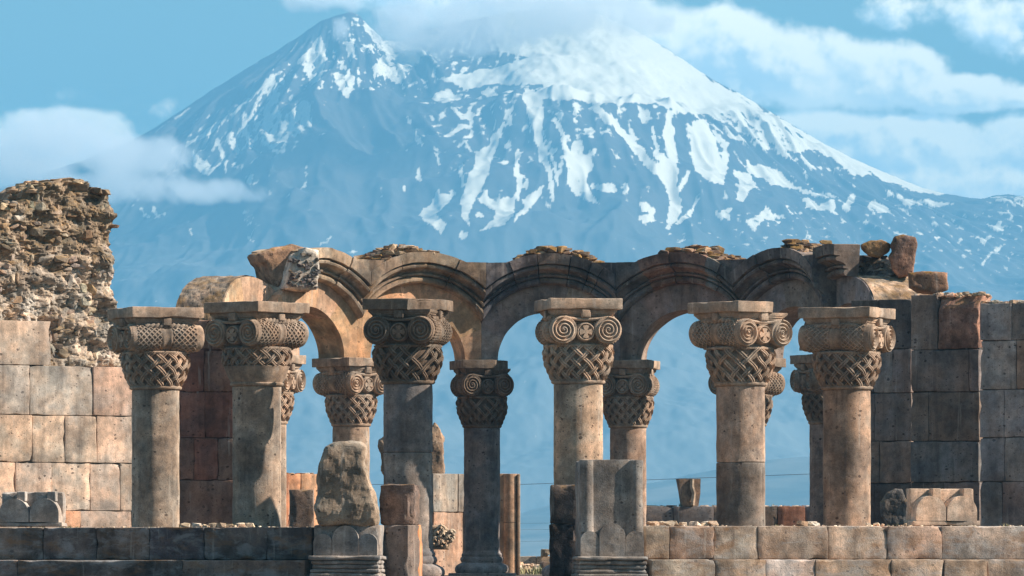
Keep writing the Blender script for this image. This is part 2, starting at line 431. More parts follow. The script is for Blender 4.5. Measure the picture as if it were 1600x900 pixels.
    poly([(1110, 195), (1200, 225), (1235, 240), (1290, 262), (1330, 275), (1300, 268), (1230, 246), (1150, 215)], .62)
    stroke([(828, 148, 16), (833, 178, 18), (842, 210, 14), (850, 245, 13), (858, 275, 9), (866, 312, 6)])
    stroke([(845, 168, 10), (842, 205, 10)]); stroke([(862, 240, 4), (870, 290, 4)])
    stroke([(866, 188, 6), (880, 215, 8), (886, 250, 10)])
    poly([(884, 245), (900, 215), (908, 215), (912, 240), (935, 230), (925, 265), (915, 285), (925, 300), (940, 318), (920, 318), (905, 305), (886, 287)], .82)
    stroke([(925, 290, 6), (945, 292, 10), (958, 296, 12)], .9); stroke([(975, 290, 8), (974, 298, 8)])
    stroke([(785, 192, 5), (776, 220, 15), (760, 240, 20), (752, 265, 25), (742, 290, 25), (730, 312, 22), (728, 335, 12), (732, 350, 5)])
    poly([(655, 337), (672, 318), (686, 295), (697, 305), (712, 300), (700, 320), (680, 335), (698, 350), (690, 368), (675, 352)], 1)
    stroke([(722, 262, 6), (724, 290, 7)]); stroke([(808, 236, 4), (806, 260, 5), (811, 280, 8), (805, 308, 10)])
    poly([(745, 312), (760, 300), (775, 318), (785, 310), (800, 308), (805, 335), (785, 352), (750, 361), (770, 345), (775, 330)], 1)
    poly([(815, 310), (830, 305), (854, 290), (842, 315), (820, 335), (800, 345), (818, 325)], .9)
    stroke([(822, 278, 6), (824, 295, 6)], .9)
    stroke([(930, 165, 6), (950, 185, 9), (975, 210, 12), (1000, 238, 13), (1025, 262, 16), (1045, 280, 20), (1053, 305, 18), (1055, 330, 20), (1042, 357, 8)])
    stroke([(1048, 180, 12), (1045, 215, 14), (1050, 245, 16), (1052, 280, 14)]); stroke([(1018, 200, 5), (1028, 240, 9), (1045, 265, 9)])
    stroke([(1075, 268, 8), (1072, 282, 9), (1062, 300, 8)]); stroke([(1092, 312, 3), (1075, 335, 8), (1058, 350, 8)], .85)
    poly([(1080, 190), (1100, 190), (1115, 215), (1125, 245), (1142, 262), (1128, 287), (1105, 283), (1083, 268), (1082, 235)], 1)
    poly([(1110, 200), (1140, 220), (1137, 230), (1118, 217)], .95); stroke([(1130, 240, 8), (1135, 255, 8)], .9)
    poly([(1165, 253), (1205, 262), (1225, 275), (1240, 290), (1250, 300), (1205, 287), (1170, 268)], .95)
    poly([(1148, 272), (1172, 268), (1182, 288), (1160, 316), (1150, 310), (1158, 292)], .9)
    poly([(998, 312), (1012, 318), (1030, 330), (1020, 338), (1000, 330)], .9)
    poly([(995, 335), (1020, 336), (1028, 345), (1005, 350)], .9)
    poly([(1118, 330), (1145, 325), (1140, 345), (1122, 342)], .85); poly([(1160, 350), (1195, 322), (1202, 332), (1210, 343), (1190, 345), (1180, 362)], .8)
    poly([(1240, 292), (1290, 300), (1310, 310), (1260, 305)], .9); poly([(1252, 308), (1262, 325), (1300, 333), (1308, 326), (1302, 312), (1280, 320)], .92)
    stroke([(1333, 304, 8), (1326, 320, 9), (1318, 330, 8)], .9); poly([(1353, 322), (1366, 312), (1384, 318), (1392, 331), (1370, 331)], 1)
    poly([(1400, 305), (1430, 312), (1500, 318), (1478, 323), (1440, 322), (1415, 318)], .85)
    poly([(1380, 294), (1395, 300), (1398, 310), (1385, 304)], .8); poly([(1545, 308), (1600, 305), (1600, 325), (1560, 318)], .6)
    poly([(1548, 355), (1570, 340), (1562, 350), (1572, 360), (1550, 360)], .9); stroke([(1522, 373, 4), (1538, 377, 5), (1548, 370, 4)], .95)
    stroke([(1568, 384, 3), (1552, 395, 7), (1535, 412, 6)], .95); stroke([(1398, 364, 4), (1415, 362, 6)], .9); stroke([(1200, 330, 14), (1215, 345, 7)], .8); stroke([(1262, 365, 6), (1255, 380, 9)], .8)
    # left peak
    poly([(466, 98), (478, 80), (502, 58), (510, 90), (500, 118), (488, 130), (478, 112)], .8)
    poly([(415, 135), (432, 118), (436, 150), (440, 190), (450, 215), (440, 240), (420, 232), (398, 215), (398, 160)], .66)
    stroke([(382, 180, 8), (384, 205, 10), (392, 230, 6)], .8); stroke([(360, 210, 9), (372, 238, 7)], .85); stroke([(342, 222, 10), (350, 245, 8), (354, 272, 4)], .85)
    poly([(304, 232), (314, 248), (338, 262), (325, 272), (308, 262)], .8)
    poly([(448, 175), (480, 160), (488, 195), (468, 200), (462, 215), (440, 205)], .72)
    stroke([(292, 228, 6), (330, 200, 9), (362, 180, 9)], .72); stroke([(365, 178, 4), (410, 138, 5), (455, 98, 5)], .68); stroke([(240, 205, 5), (300, 170, 5)], .45)
    poly([(382, 270), (405, 272), (395, 298)], .7); poly([(540, 70), (552, 64), (557, 85), (545, 95)], .85)
    poly([(522, 112), (558, 118), (548, 152), (533, 146)], .8)
    poly([(564, 22), (600, 62), (660, 60), (700, 45), (665, 85), (640, 112), (622, 132), (600, 125), (585, 105), (600, 85), (578, 60)], .7)
    poly([(600, 118), (618, 110), (632, 122), (622, 134)], .85); stroke([(565, 75, 6), (578, 73, 6)], .8)
    poly([(640, 110), (700, 60), (720, 62), (690, 90), (670, 115)], .35)
    poly([(672, 152), (690, 142), (722, 150), (724, 158), (700, 160)], .8); poly([(752, 146), (765, 138), (775, 145), (765, 150)], .9)
    stroke([(710, 172, 7), (718, 181, 9), (740, 181, 8)], .85); stroke([(702, 208, 5), (722, 197, 9)], .85); stroke([(718, 228, 6), (735, 208, 8)], .75)
    stroke([(650, 207, 4), (658, 225, 8)], .8); stroke([(655, 265, 5), (656, 282, 6)], .8); stroke([(682, 240, 4), (685, 256, 6)], .75); stroke([(630, 290, 5), (634, 296, 5)], .7)
    stroke([(800, 170, 3), (790, 192, 4)], .8); stroke([(748, 335, 10), (749, 337, 10)]); stroke([(722, 368, 12), (728, 366, 8)], .85); stroke([(900, 170, 8), (899, 190, 5)], .8)
    stroke([(222, 325, 6), (232, 340, 5)], .75); stroke([(240, 326, 8), (244, 345, 5), (262, 330, 3)], .7); stroke([(300, 350, 9), (300, 380, 4)], .42); stroke([(385, 330, 12), (395, 370, 18)], .42)
    poly([(500, 388), (518, 365), (514, 382)], .8); stroke([(530, 395, 5), (558, 392, 4)], .7); poly([(1052, 372), (1075, 372), (1060, 378)], .7)
    # speckle: gullied thin snow over the middle heights, scattered flecks lower right
    hlt = np.interp(yy[:, 0], [0, 140, 200, 300, 340, 900], [.33, .37, .34, .2, .0, 0])[:, None]*np.ones_like(xx)
    hlt *= (1-np.exp(-((xx-560)/90)**2)*(yy > 140)*.9); ry = np.interp(xx[0], [p[0] for p in RIDGE], [p[1] for p in RIDGE])[None, :]
    hlt = np.where((xx < 520) & (yy-ry < 46), .16, hlt); base = np.maximum(base, hlt)
    fr = np.interp(xx, [900, 1200, 1700], [.0, .28, .33])*np.interp(yy, [290, 330, 420, 470], [0, 1, .8, 0]); base = np.maximum(base, fr)
    xi = np.clip(PX, 0, 1698); yi = np.clip(PY, 0, 898)
    x0 = xi.astype(int); y0 = yi.astype(int); fx, fy = xi-x0, yi-y0
    bs = base[y0, x0]*(1-fx)*(1-fy)+base[y0, x0+1]*fx*(1-fy)+base[y0+1, x0]*(1-fx)*fy+base[y0+1, x0+1]*fx*fy
    ang = np.where(w > .5, a2, a1); rr = np.where(w > .5, r2, r1)
    n = fbm(np.stack([(ang*105).ravel(), (rr*.014).ravel(), np.full(Xg.size, 8.)], 1), 4).reshape(Xg.shape)
    n2 = fbm(np.stack([(Xg*.09).ravel(), (Zg*.16).ravel(), np.full(Xg.size, 3.)], 1), 3).reshape(Xg.shape)
    horiz = PY > 335
    n = np.where(horiz, n2, n*.75+n2*.45)
    outside = (PX < -5) | (PX > 1605)
    bs = np.where(outside, np.interp(Zg, [350, 800], [.2, .7]), bs)
    snow = np.clip((bs+n*np.where(bs > .88, .5, .95)-.52)/.28+.5, 0, 1)
    snow = np.where(bs > .97, np.clip(1-(n < -.95)*1., 0, 1), snow)
    snow *= 1-.35*np.clip((PY-250)/150, 0, 1)
    nx, nt_ = len(xs), len(ts)
    V = np.stack([Xg.ravel(), Y.ravel(), Zg.ravel()], 1)
    idx = np.arange(nx*nt_).reshape(nt_, nx)
    q = np.stack([idx[:-1, :-1], idx[:-1, 1:], idx[1:, 1:], idx[1:, :-1]], -1).reshape(-1, 4)[:, ::-1]
    me = bpy.data.meshes.new('mountain')
    me.vertices.add(len(V)); me.vertices.foreach_set('co', V.ravel())
    me.loops.add(q.size); me.loops.foreach_set('vertex_index', q.ravel())
    me.polygons.add(len(q)); me.polygons.foreach_set('loop_start', np.arange(0, q.size, 4)); me.polygons.foreach_set('use_smooth', np.ones(len(q), bool))
    me.update(); me.validate()
    at = me.attributes.new('snow', 'FLOAT', 'POINT'); at.data.foreach_set('value', snow.ravel().astype(np.float32))
    m = bpy.data.materials.new('mountain_rock_and_snow'); m.use_nodes = True
    t = NT(m.node_tree); b = t.n['Principled BSDF']; g = t.node('ShaderNodeNewGeometry'); P = g.outputs['Position']
    a = t.node('ShaderNodeAttribute', attribute_name='snow')
    sn = t.m('ADD', a.outputs['Fac'], t.m('MULTIPLY', t.m('SUBTRACT', t.noise(t.vm('MULTIPLY', P, (1, .25, .4)), .14, 7, .75), .5), 1.5))
    sn = t.rng(sn, .25, .80)
    hz = t.sep(P)[2]
    rock_c = t.mix(t.noise(P, .012, 6, .6), (.022, .024, .028, 1), (.125, .11, .098, 1))
    rock_c = t.mix(t.rng(hz, 560, 180, 0, .75), rock_c, (.17, .185, .18, 1))  # paler bluish foot: low haze painted into the rock colour
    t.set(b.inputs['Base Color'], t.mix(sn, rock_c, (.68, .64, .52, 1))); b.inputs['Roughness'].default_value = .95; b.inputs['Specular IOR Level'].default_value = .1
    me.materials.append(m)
    o = bpy.data.objects.new('mountain', me); C.objects.link(o)
    tag(o, 'snow-streaked blue volcanic mountain rising behind the ruins', 'mountain', kind='structure')
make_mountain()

# ------------------------------------------------------------------ ground, floor, haze
def flat_sheet(name, x0, x1, y0, y1, z, mat, kind='structure', nx=2, ny=2, tint=(.3, .25, .18)):
    mb = MB(); gx = np.linspace(x0, x1, nx); gy = np.linspace(y0, y1, ny); V = [(x, y, z) for y in gy for x in gx]
    F = [(j*nx+i, j*nx+i+1, (j+1)*nx+i+1, (j+1)*nx+i) for j in range(ny-1) for i in range(nx-1)]
    o = mb.add(V, F, tint).build(name, mat); o['kind'] = kind; return o
gm = bpy.data.materials.new('dry_plain'); gm.use_nodes = True
t = NT(gm.node_tree); b = t.n['Principled BSDF']; g = t.node('ShaderNodeNewGeometry'); P = g.outputs['Position']
c1 = t.mix(t.rng(t.noise(P, .0025, 5, .6), .4, .6), (.085, .07, .045, 1), (.05, .055, .03, 1))
c1 = t.mix(t.rng(t.noise(P, .4, 5, .6), .3, .7, 0, .6), c1, (.11, .09, .06, 1))
t.set(b.inputs['Base Color'], c1); b.inputs['Roughness'].default_value = 1
flat_sheet('ground', -14000, 14000, -3000, 14000, -1.3, gm)
mb = MB(); V, F = worn_box(30, 74, 1.28, r=.03, step=2.5, wear=.0); V += np.array([0, 90+37, -.64])
fl = mb.add(V, F, (.10, .08, .065)).build('floor', M_FLOOR); fl['kind'] = 'structure'

def make_hills():
    cx = np.array([-3000, -600, 200, 600, 820, 1010, 1114, 1282, 1500, 1900, 2600, 4500]); cy = np.array([700, 790, 815, 835, 800, 752, 730, 714, 696, 660, 720, 800])
    xs = np.linspace(-2600, 2600, 520); D0 = 6450.; ts = np.linspace(-700, 900, 90)
    H = np.interp(xs, (cx-800)*D0/10000, (872-cy)*D0/10000); Xg, Tg = np.meshgrid(xs, ts)
    P = np.stack([(Xg*.004).ravel(), (Tg*.004).ravel(), np.full(Xg.size, 6.)], 1)
    Zg = np.tile(H, (len(ts), 1))*np.clip(1-np.abs(Tg/900)**1.5, 0, 1)+22*fbm(P, 6).reshape(Xg.shape)*np.clip(1-np.abs(Tg/900), 0, 1)-2
    V = np.stack([Xg.ravel(), (D0-Tg).ravel(), Zg.ravel()], 1); W = len(xs)
    F = [(j*W+i+1, j*W+i, (j+1)*W+i, (j+1)*W+i+1) for j in range(len(ts)-1) for i in range(W-1)]
    o = MB().add(V, [f[::-1] for f in F]).build('hills', HILLM, smooth=True); o['kind'] = 'structure'
HILLM = bpy.data.materials.new('hill_scrub'); HILLM.use_nodes = True; t = NT(HILLM.node_tree); g = t.node('ShaderNodeNewGeometry')
t.set(t.n['Principled BSDF'].inputs['Base Color'], t.mix(t.rng(t.noise(g.outputs['Position'], .006, 7, .65), .35, .65), (.07, .075, .06, 1), (.20, .185, .15, 1)))
make_hills()

hz = bpy.data.meshes.new('haze'); bm = bmesh.new(); bmesh.ops.create_cube(bm, size=1)
for v in bm.verts: v.co = Vector((v.co.x*29000, 5500+v.co.y*17500, (-2.5 if v.co.z < 0 else 960)))
bm.to_mesh(hz); bm.free(); ho = bpy.data.objects.new('haze', hz); C.objects.link(ho); tag(ho, kind='stuff')
hm = bpy.data.materials.new('haze_air'); hm.use_nodes = True; t = NT(hm.node_tree); t.n.clear()
pv = t.node('ShaderNodeVolumePrincipled'); pv.inputs['Color'].default_value = rgba(HAZE_COLOR); pv.inputs['Density'].default_value = HAZE_DENSITY; pv.inputs['Anisotropy'].default_value = 0
o_ = t.node('ShaderNodeOutputMaterial'); t.l.new(pv.outputs[0], o_.inputs['Volume']); hz.materials.append(hm)

def cloud_volume(name, D, box, blobs, dens, seed, thick=260, amp=.8, nscale=1.4):
    """a real bank of cloud hanging in front of the slope; box in hundreds of photo px at distance D"""
    k = D/10000*100
    x0, x1, y0, y1 = box
    me = bpy.data.meshes.new(name); bm = bmesh.new(); bmesh.ops.create_cube(bm, size=1)
    for v in bm.verts:
        v.co = Vector(((x0 if v.co.x < 0 else x1)*k-8*k, D+v.co.y*thick, (8.72-(y1 if v.co.z < 0 else y0))*k))
    bm.to_mesh(me); bm.free(); o = bpy.data.objects.new(name, me); C.objects.link(o); tag(o, kind='stuff')
    m = bpy.data.materials.new(name+'_vapour'); m.use_nodes = True; t = NT(m.node_tree); t.n.clear()
    g = t.node('ShaderNodeNewGeometry'); x, y, z = t.sep(g.outputs['Position'])
    U = t.m('ADD', t.m('DIVIDE', x, k), 8); V = t.m('SUBTRACT', 8.72, t.m('DIVIDE', z, k))
    dd = t.m('DIVIDE', t.m('SUBTRACT', y, D), thick/2)
    f = cloud_field(t, U, V, blobs, seed, amp, nscale)
    f = t.m('SUBTRACT', f, t.m('MULTIPLY', t.m('MULTIPLY', dd, dd), .9))
    den = t.m('MULTIPLY', t.rng(f, 0, .8), dens)
    pv = t.node('ShaderNodeVolumePrincipled'); pv.inputs['Color'].default_value = (1, 1, 1, 1); t.set(pv.inputs['Density'], den)
    pv.inputs['Anisotropy'].default_value = 0.0
    oo = t.node('ShaderNodeOutputMaterial'); t.l.new(pv.outputs[0], oo.inputs['Volume']); me.materials.append(m)
    m.volume_intersection_method = 'FAST' if hasattr(m, 'volume_intersection_method') else None
    return o
cloud_volume('cloud_bank', 8800, (-1.5, 4.9, 1.4, 3.6), [(.8, 2.1, 1.3, .45, 1), (-.2, 2.6, 1.8, .6, 1), (2.0, 2.45, 1.2, .42, 1), (1.5, 2.9, 2.2, .32, .9), (3.0, 3.0, 1.5, .26, .7), (3.7, 3.1, .9, .15, .3)], .012, 1.7, nscale=1.9, amp=.9)
cloud_volume('summit_cloud', 9100, (4.1, 10.8, -1.0, 1.3), [(5.0, .0, 1.0, .28, .7), (5.32, .42, .24, .34, .6), (6.4, .38, .8, .52, .9), (7.2, .48, .9, .52, 1.0), (8.0, .42, .9, .42, .9), (8.8, .12, 1.8, .5, 1.1), (9.1, .62, .6, .22, .5), (10.2, .42, .6, .3, .7)], .011, 4.4, nscale=2.3, amp=1.15)

# ------------------------------------------------------------------ columns with basket capitals
def spiral_disc(x, z, y, r, turns=3.2, sgn=1, face=-1):
    """raised spiral on a round end face at depth y, facing -y"""
    mb = MB()
    V, F = lathe([(r*.97, 0), (r, .02), (r, .10)], 28); V = V[:, [0, 2, 1]]; V[:, 1] = V[:, 1]*1; V += np.array([x, y, z]); mb.add(V, [f[::-1] for f in F], COLM)
    n = int(26*turns); k = np.linspace(0, 1, n); a = -k*turns*2*math.pi*sgn+math.pi/2; rr = r*(.93*(1-k)+.10*k)
    path = np.stack([x+rr*np.cos(a), np.full(n, y-.006), z+rr*np.sin(a)], 1); nr = np.tile([0, -1, 0], (n, 1))
    w = r*.135
    V, F = sweep(path, nr, w, .055, 6); mb.add(V, F, tuple(c*1.12 for c in COLM))
    V, F = lathe([(.0, .03), (r*.11, .02), (r*.14, 0)], 12); V = np.stack([V[:, 0]+x, y-.002-V[:, 2], V[:, 1]+z], 1); mb.add(V, F, COLM)
    return mb
def basket_profile(t):      # t 0..1 bottom to top
    return np.interp(t, [0, .08, .3, .55, .8, 1.0], [.385, .405, .475, .53, .55, .525])
def make_capital(parent, style='net', seed=0):
    """origin at the top of the shaft; 1.32 m high; spirals look along -y"""
    tn = COLM; worn = style == 'worn'; style = 'net' if worn else style; rw = random.Random(seed)
    cap = MB()
    h = .60
    if style == 'net':
        V, F = lathe([(basket_profile(t)-.055, t*h) for t in np.linspace(0, 1, 14)], 48); cap.add(V, F, tuple(c*.8 for c in tn))  # body behind the weave darkened: shade of the holes put into its colour
    else:
        V, F = lathe([(basket_profile(t)-(.0 if t < .52 else .055), t*h) for t in np.linspace(0, 1, 30)], 48); cap.add(V, F, tn)
    V, F = lathe([(.40, -.002), (.425, .02), (.425, .045), (.395, .065)], 48); cap.add(V, F, tn)
    # tapering block under the slab
    zt, zb = 1.15, 1.0
    V = []; 
    for z, a, b in ((zb, .40, .46), (zb+.05, .44, .50), (zt-.03, .50, .56), (zt, .50, .56)):
        V += [(-a, -b, z), (a, -b, z), (a, b, z), (-a, b, z)]
    F = [(k*4+i, k*4+(i+1) % 4, k*4+4+(i+1) % 4, k*4+4+i) for k in range(3) for i in range(4)]
    cap.add(V, F, tn)
    V, F = worn_box(.80, .92, .45, r=.03, seed=seed); V[:, 2] += .80; cap.add(V, F, tuple(c*.8 for c in tn))
    # grooves below the slab
    for s in (-1, 1):
        for k in range(3):
            for u0, u1 in ((-.42, -.08), (.08, .42)):
                V, F = worn_box(abs(u1-u0), .02, .018, r=.006, step=.3, wear=.001); V += np.array([(u0+u1)/2, s*(.505+.018*k), 1.05+.03*k]); cap.add(V, F, tn)
                V, F = worn_box(.02, abs(u1-u0), .018, r=.006, step=.3, wear=.001); V += np.array([s*(.445+.018*k), (u0+u1)/2, 1.05+.03*k]); cap.add(V, F, tn)
        V, F = worn_box(.14, .10, .12, r=.015, seed=seed); V += np.array([0, s*.55, 1.085]); cap.add(V, F, tn)
        V, F = worn_box(.10, .14, .12, r=.015, seed=seed); V += np.array([s*.49, 0, 1.085]); cap.add(V, F, tn)
        # small flutes between the spirals
        for q in range(4):
            V, F = worn_box(.022, .05, .085, r=.01, step=.1, wear=.001); V += np.array([(q-1.5)*.042, s*.575, 1.06]); cap.add(V, F, tn)
        # band joining the spirals
        k = np.linspace(-1, 1, 20); path = np.stack([k*.33, np.full(20, s*.55), .99+.04*k*k], 1)
        V, F = sweep(path, np.tile([0, s, 0], (20, 1)), .05, .07, 6); cap.add(V, F, tuple(c*1.08 for c in tn))
    co = cap.build('capital', M_CARVE, parent, smooth=50)
    # slab
    ab = MB(); V, F = worn_box(1.15, 1.25, .17, r=.014, step=.06, wear=.004, seed=seed+2, chip=.05)
    if worn:
        q_ = V[:, 0]-V[:, 1]*.8-.62+.10*fbm(V*5, 3); mk = q_ > 0; V[mk, 0] -= q_[mk]*.6; V[mk, 1] += q_[mk]*.5; V[mk, 2] -= q_[mk]*.12
    V[:, 2] += 1.235; ab.add(V, F, tuple(c*1.05 for c in tn))
    ab.build('abacus', M_CARVE, co, smooth=40)
    # woven basket
    bk = MB(); N = 16; W = 1.18; n = 60
    t0 = .06 if style == 'net' else .55
    for d in (1, -1):
        for i in range(N):
            t1 = 1 if not worn or rw.random() > .4 else rw.uniform(.35, .85); tt = np.linspace(t0, t1, n if style == 'net' else n//2); a = 2*math.pi*i/N+d*W*tt+(.0 if d > 0 else .05)
            s = N*W*tt/math.pi+ (2*math.pi*i/N)*0
            off = .015*d*np.cos(math.pi*s)
            r = basket_profile(tt)-.018+off
            path = np.stack([r*np.cos(a), r*np.sin(a), tt*h], 1); nr = np.stack([np.cos(a), np.sin(a), np.zeros_like(a)], 1)
            for o in (-.0155, .0155):
                a2 = a+o/ r; p2 = np.stack([r*np.cos(a2), r*np.sin(a2), tt*h+d*0-o*.5*d], 1)
                V, F = sweep(p2, nr, .034, .052, 5); bk.add(V, F, tuple(c*1.1 for c in tn))
    V, F = lathe([(.50, .565), (.535, .575), (.54, .60), (.50, .615)], 40); bk.add(V, F, tn)
    bk.build('basket', M_CARVE, co, smooth=60)
    # bolsters running front to back, with net and strap
    for sx in (-1, 1):
        bo = MB(); L = .56; cz = .83
        prof = [(.0, -L), (.19, -L), (.208, -L+.02), (.212, -L+.06), (.205, -.3), (.19, -.1), (.205, -.085), (.205, -.05), (.195, -.04), (.195, .04), (.205, .05), (.205, .085), (.19, .1), (.205, .3), (.212, L-.06), (.208, L-.02), (.19, L), (0, L)]
        V, F = lathe(prof, 32, cap=False); V = np.stack([V[:, 0]+sx*.355, V[:, 2], V[:, 1]+cz], 1); bo.add(V, [f[::-1] for f in F], tuple(c*.95 for c in tn))
        for d in (1, -1):
            for i in range(15):
                for (l0, l1) in ((-L+.05, -.1), (.1, L-.05)):
                    y = np.linspace(l0, l1, 12); a = 2*math.pi*i/15+d*y*4.4; r = .007+np.interp(np.abs(y), [.1, .3, L-.06, L], [.190, .205, .212, .208])
                    path = np.stack([sx*.355+r*np.cos(a), y, cz+r*np.sin(a)], 1); nr = np.stack([np.cos(a), 0*a, np.sin(a)], 1)
                    V, F = sweep(path, nr, .022, .036, 4); bo.add(V, F, tuple(c*1.1 for c in tn))
        b = bo.build('bolster', M_CARVE, co, smooth=50)
        for s in (-1, 1):
            sp = spiral_disc(sx*.355, cz, -.60, .215, sgn=sx)
            if s > 0:
                for v in sp.v: v[:, 1] *= -1; v[:, 0] *= 1
                sp.f = [f[::-1] for f in sp.f]
            sp.build('spiral', M_CARVE, b, smooth=50)
        # twisted rope lying on the bolster
        rp = MB(); y = np.linspace(-.36, .36, 60)
        for q in range(2):
            a = y*36+q*math.pi; rr = .022*np.sqrt(np.clip(1-(y/.40)**2, .05, 1))
            path = np.stack([sx*.475+rr*np.cos(a), y, 1.02+rr*np.sin(a)*1.1], 1); nr = np.stack([np.cos(a), 0*a, np.sin(a)], 1)
            V, F = sweep(path, nr, .058, .058, 5); rp.add(V, F, tuple(c*1.1 for c in tn))
        rp.build('rope_moulding', M_CARVE, co, smooth=60)
    # round boss with a cross between the spirals
    V, F = lathe([(.135, -.565), (.15, -.54), (.15, .54), (.135, .565)], 24); V = np.stack([V[:, 0], V[:, 2], V[:, 1]+.80], 1)
    me = MB().add(V, [f[::-1] for f in F], tn)
    for s in (-1, 1):
        n = 28; a = np.linspace(0, 2*math.pi, n); path = np.stack([.128*np.cos(a), np.full(n, s*.575), .80+.128*np.sin(a)], 1)
        V, F = sweep(path, np.tile([0, s, 0], (n, 1)), .026, .05, 6); me.add(V, F, tuple(c*1.12 for c in tn))
        for q in range(4):
            c_, s_ = math.cos(q*math.pi/2), math.sin(q*math.pi/2)
            P = [(.0, .012), (.09, .05), (.105, .0), (.09, -.05), (.0, -.012)]
            pts = [(x*c_-z*s_, .80+x*s_+z*c_) for x, z in P]
            V, F = prism(pts, s*.56 if s > 0 else -.60, .60 if s > 0 else -.56); me.add(V, F, tuple(c*1.12 for c in tn))
    me.build('cross_boss', M_CARVE, co, smooth=40)
    return co
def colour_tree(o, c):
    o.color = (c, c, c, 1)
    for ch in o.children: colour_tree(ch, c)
def dup_tree(o, parent):
    c = o.copy(); C.objects.link(c); c.parent = parent
    for ch in list(o.children): dup_tree(ch, c)
    return c

def shaft_mesh(r, z0, z1, joints, tints, seed):
    mb = MB(); zs = [z0]+joints+[z1]
    for k in range(len(zs)-1):
        a, b = zs[k]+.003, zs[k+1]-.003; n = max(3, int((b-a)/.07)); rr = r*(1-.0*k)
        Zs = np.linspace(a, b, n); prof = [(rr*.97, a)]+[(rr, a+.012)]+[(rr, z) for z in Zs[1:-1]]+[(rr, b-.012)]+[(rr*.97, b)]
        V, F = lathe(prof, 48); s = seed*2.9+k
        d = fbm(V*np.array([3, 3, 2.5])+s, 4)*.012+np.minimum(0, fbm(V*7+s+50, 3)+.12)*.02*(1.6 if tints[k][0] < .28 else .7)
        L = np.hypot(V[:, 0], V[:, 1]); V[:, 0] *= 1+d/L; V[:, 1] *= 1+d/L
        mb.add(V, F, tints[k])
    return mb
def base_mesh(r):
    mb = MB()
    prof = [(r*.99, .50), (r*1.03, .50), (r*1.04, .46), (r*1.10, .44), (r*1.13, .41), (r*1.10, .38), (r*1.16, .36), (r*1.20, .32), (r*1.16, .28), (r*1.12, .26), (r*1.28, .23), (r*1.42, .20), (r*1.49, .15), (r*1.49, .10), (r*1.42, .05), (r*1.36, .04)]
    V, F = lathe([p for p in prof[::-1]], 48); V += np.stack([fbm(V*4, 3), fbm(V*4+9, 3), fbm(V*4+20, 3)], 1)*.01
    mb.add(V, F, (.24, .21, .20))
    V, F = worn_box(r*3.1, r*3.1, .10, r=.015, seed=3); V[:, 2] += .0; mb.add(V, F, (.24, .2, .18))
    return mb

proto_parent = None; PROTO = {}
def column(x, y, rz, z0, r, top, label, group, style='net', joints=(), tints=None, seed=0, capscale=(1, 1, 1), base=True, shade=1.0):
    t_ = thing('stone_column', (x, y, z0), rz, label, 'column', group)
    tints = tints or [COLM]*(len(joints)+1)
    shaft_mesh(r, (.45 if base else 0), top-z0, [j-z0 for j in joints], tints, seed).build('shaft', M_SHAFT, t_, smooth=40)
    if base: base_mesh(r).build('base', M_SHAFT, t_, smooth=50)
    if style not in PROTO: c = PROTO[style] = make_capital(t_, style, seed)
    else: c = dup_tree(PROTO[style], t_)
    for b_ in c.children:
        if b_.name.startswith('basket'): b_.rotation_euler.z = seed*.37
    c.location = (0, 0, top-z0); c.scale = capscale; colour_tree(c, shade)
    return t_

GA = 'columns of the near semicircle'; GB = 'columns carrying the far arcade'
YA, RA, XA = 106.1, 6.15, -.17
colA = [(-65.5, .80, 'leftmost column, its capital turned to show a netted bolster and rope', 'net', [], [(.31, .25, .20)]),
        (-39, .80, 'second column from left, tall worn column whose capital is smooth in its lower half', 'bowl', [], [(.30, .235, .185)]),
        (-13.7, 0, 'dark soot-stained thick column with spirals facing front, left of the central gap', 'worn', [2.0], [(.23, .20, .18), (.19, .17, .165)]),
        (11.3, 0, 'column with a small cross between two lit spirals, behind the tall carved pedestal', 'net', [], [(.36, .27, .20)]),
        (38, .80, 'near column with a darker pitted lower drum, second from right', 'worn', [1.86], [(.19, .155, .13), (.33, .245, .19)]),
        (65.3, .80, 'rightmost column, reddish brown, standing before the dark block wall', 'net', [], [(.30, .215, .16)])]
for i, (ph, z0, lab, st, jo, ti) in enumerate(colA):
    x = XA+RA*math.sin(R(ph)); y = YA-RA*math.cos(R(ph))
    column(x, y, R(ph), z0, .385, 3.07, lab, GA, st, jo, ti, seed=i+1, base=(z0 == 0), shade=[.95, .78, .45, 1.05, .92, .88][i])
colB = [(-4.75, 124.4, -67, 'far column mostly hidden behind the second near column from the left'),
        (-3.18, 126.5, -41, 'small far column behind the rounded boulder, warm lit spirals on its right side'),
        (-.60, 127.9, -13.5, 'dark slender far column in the centre, two shaded spirals on its capital'),
        (2.32, 127.9, 13.5, 'far column half hidden behind the column with the cross capital'),
        (4.64, 126.5, 41, 'far column almost hidden behind the column with the darker lower drum'),
        (6.15, 124.4, 67, 'far column peeping out left of the rightmost near column')]
for i, (x, y, ph, lab) in enumerate(colB):
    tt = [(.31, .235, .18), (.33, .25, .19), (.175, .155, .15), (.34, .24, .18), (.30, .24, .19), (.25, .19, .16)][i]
    column(x, y, R(-ph), 0, .365, 2.95, lab, GB, 'worn' if i in (2, 4) else 'net', [], [tt], seed=20+i, capscale=(.93, .93, 1.02), base=True, shade=[.95, 1.0, .42, .8, .75, .7][i])

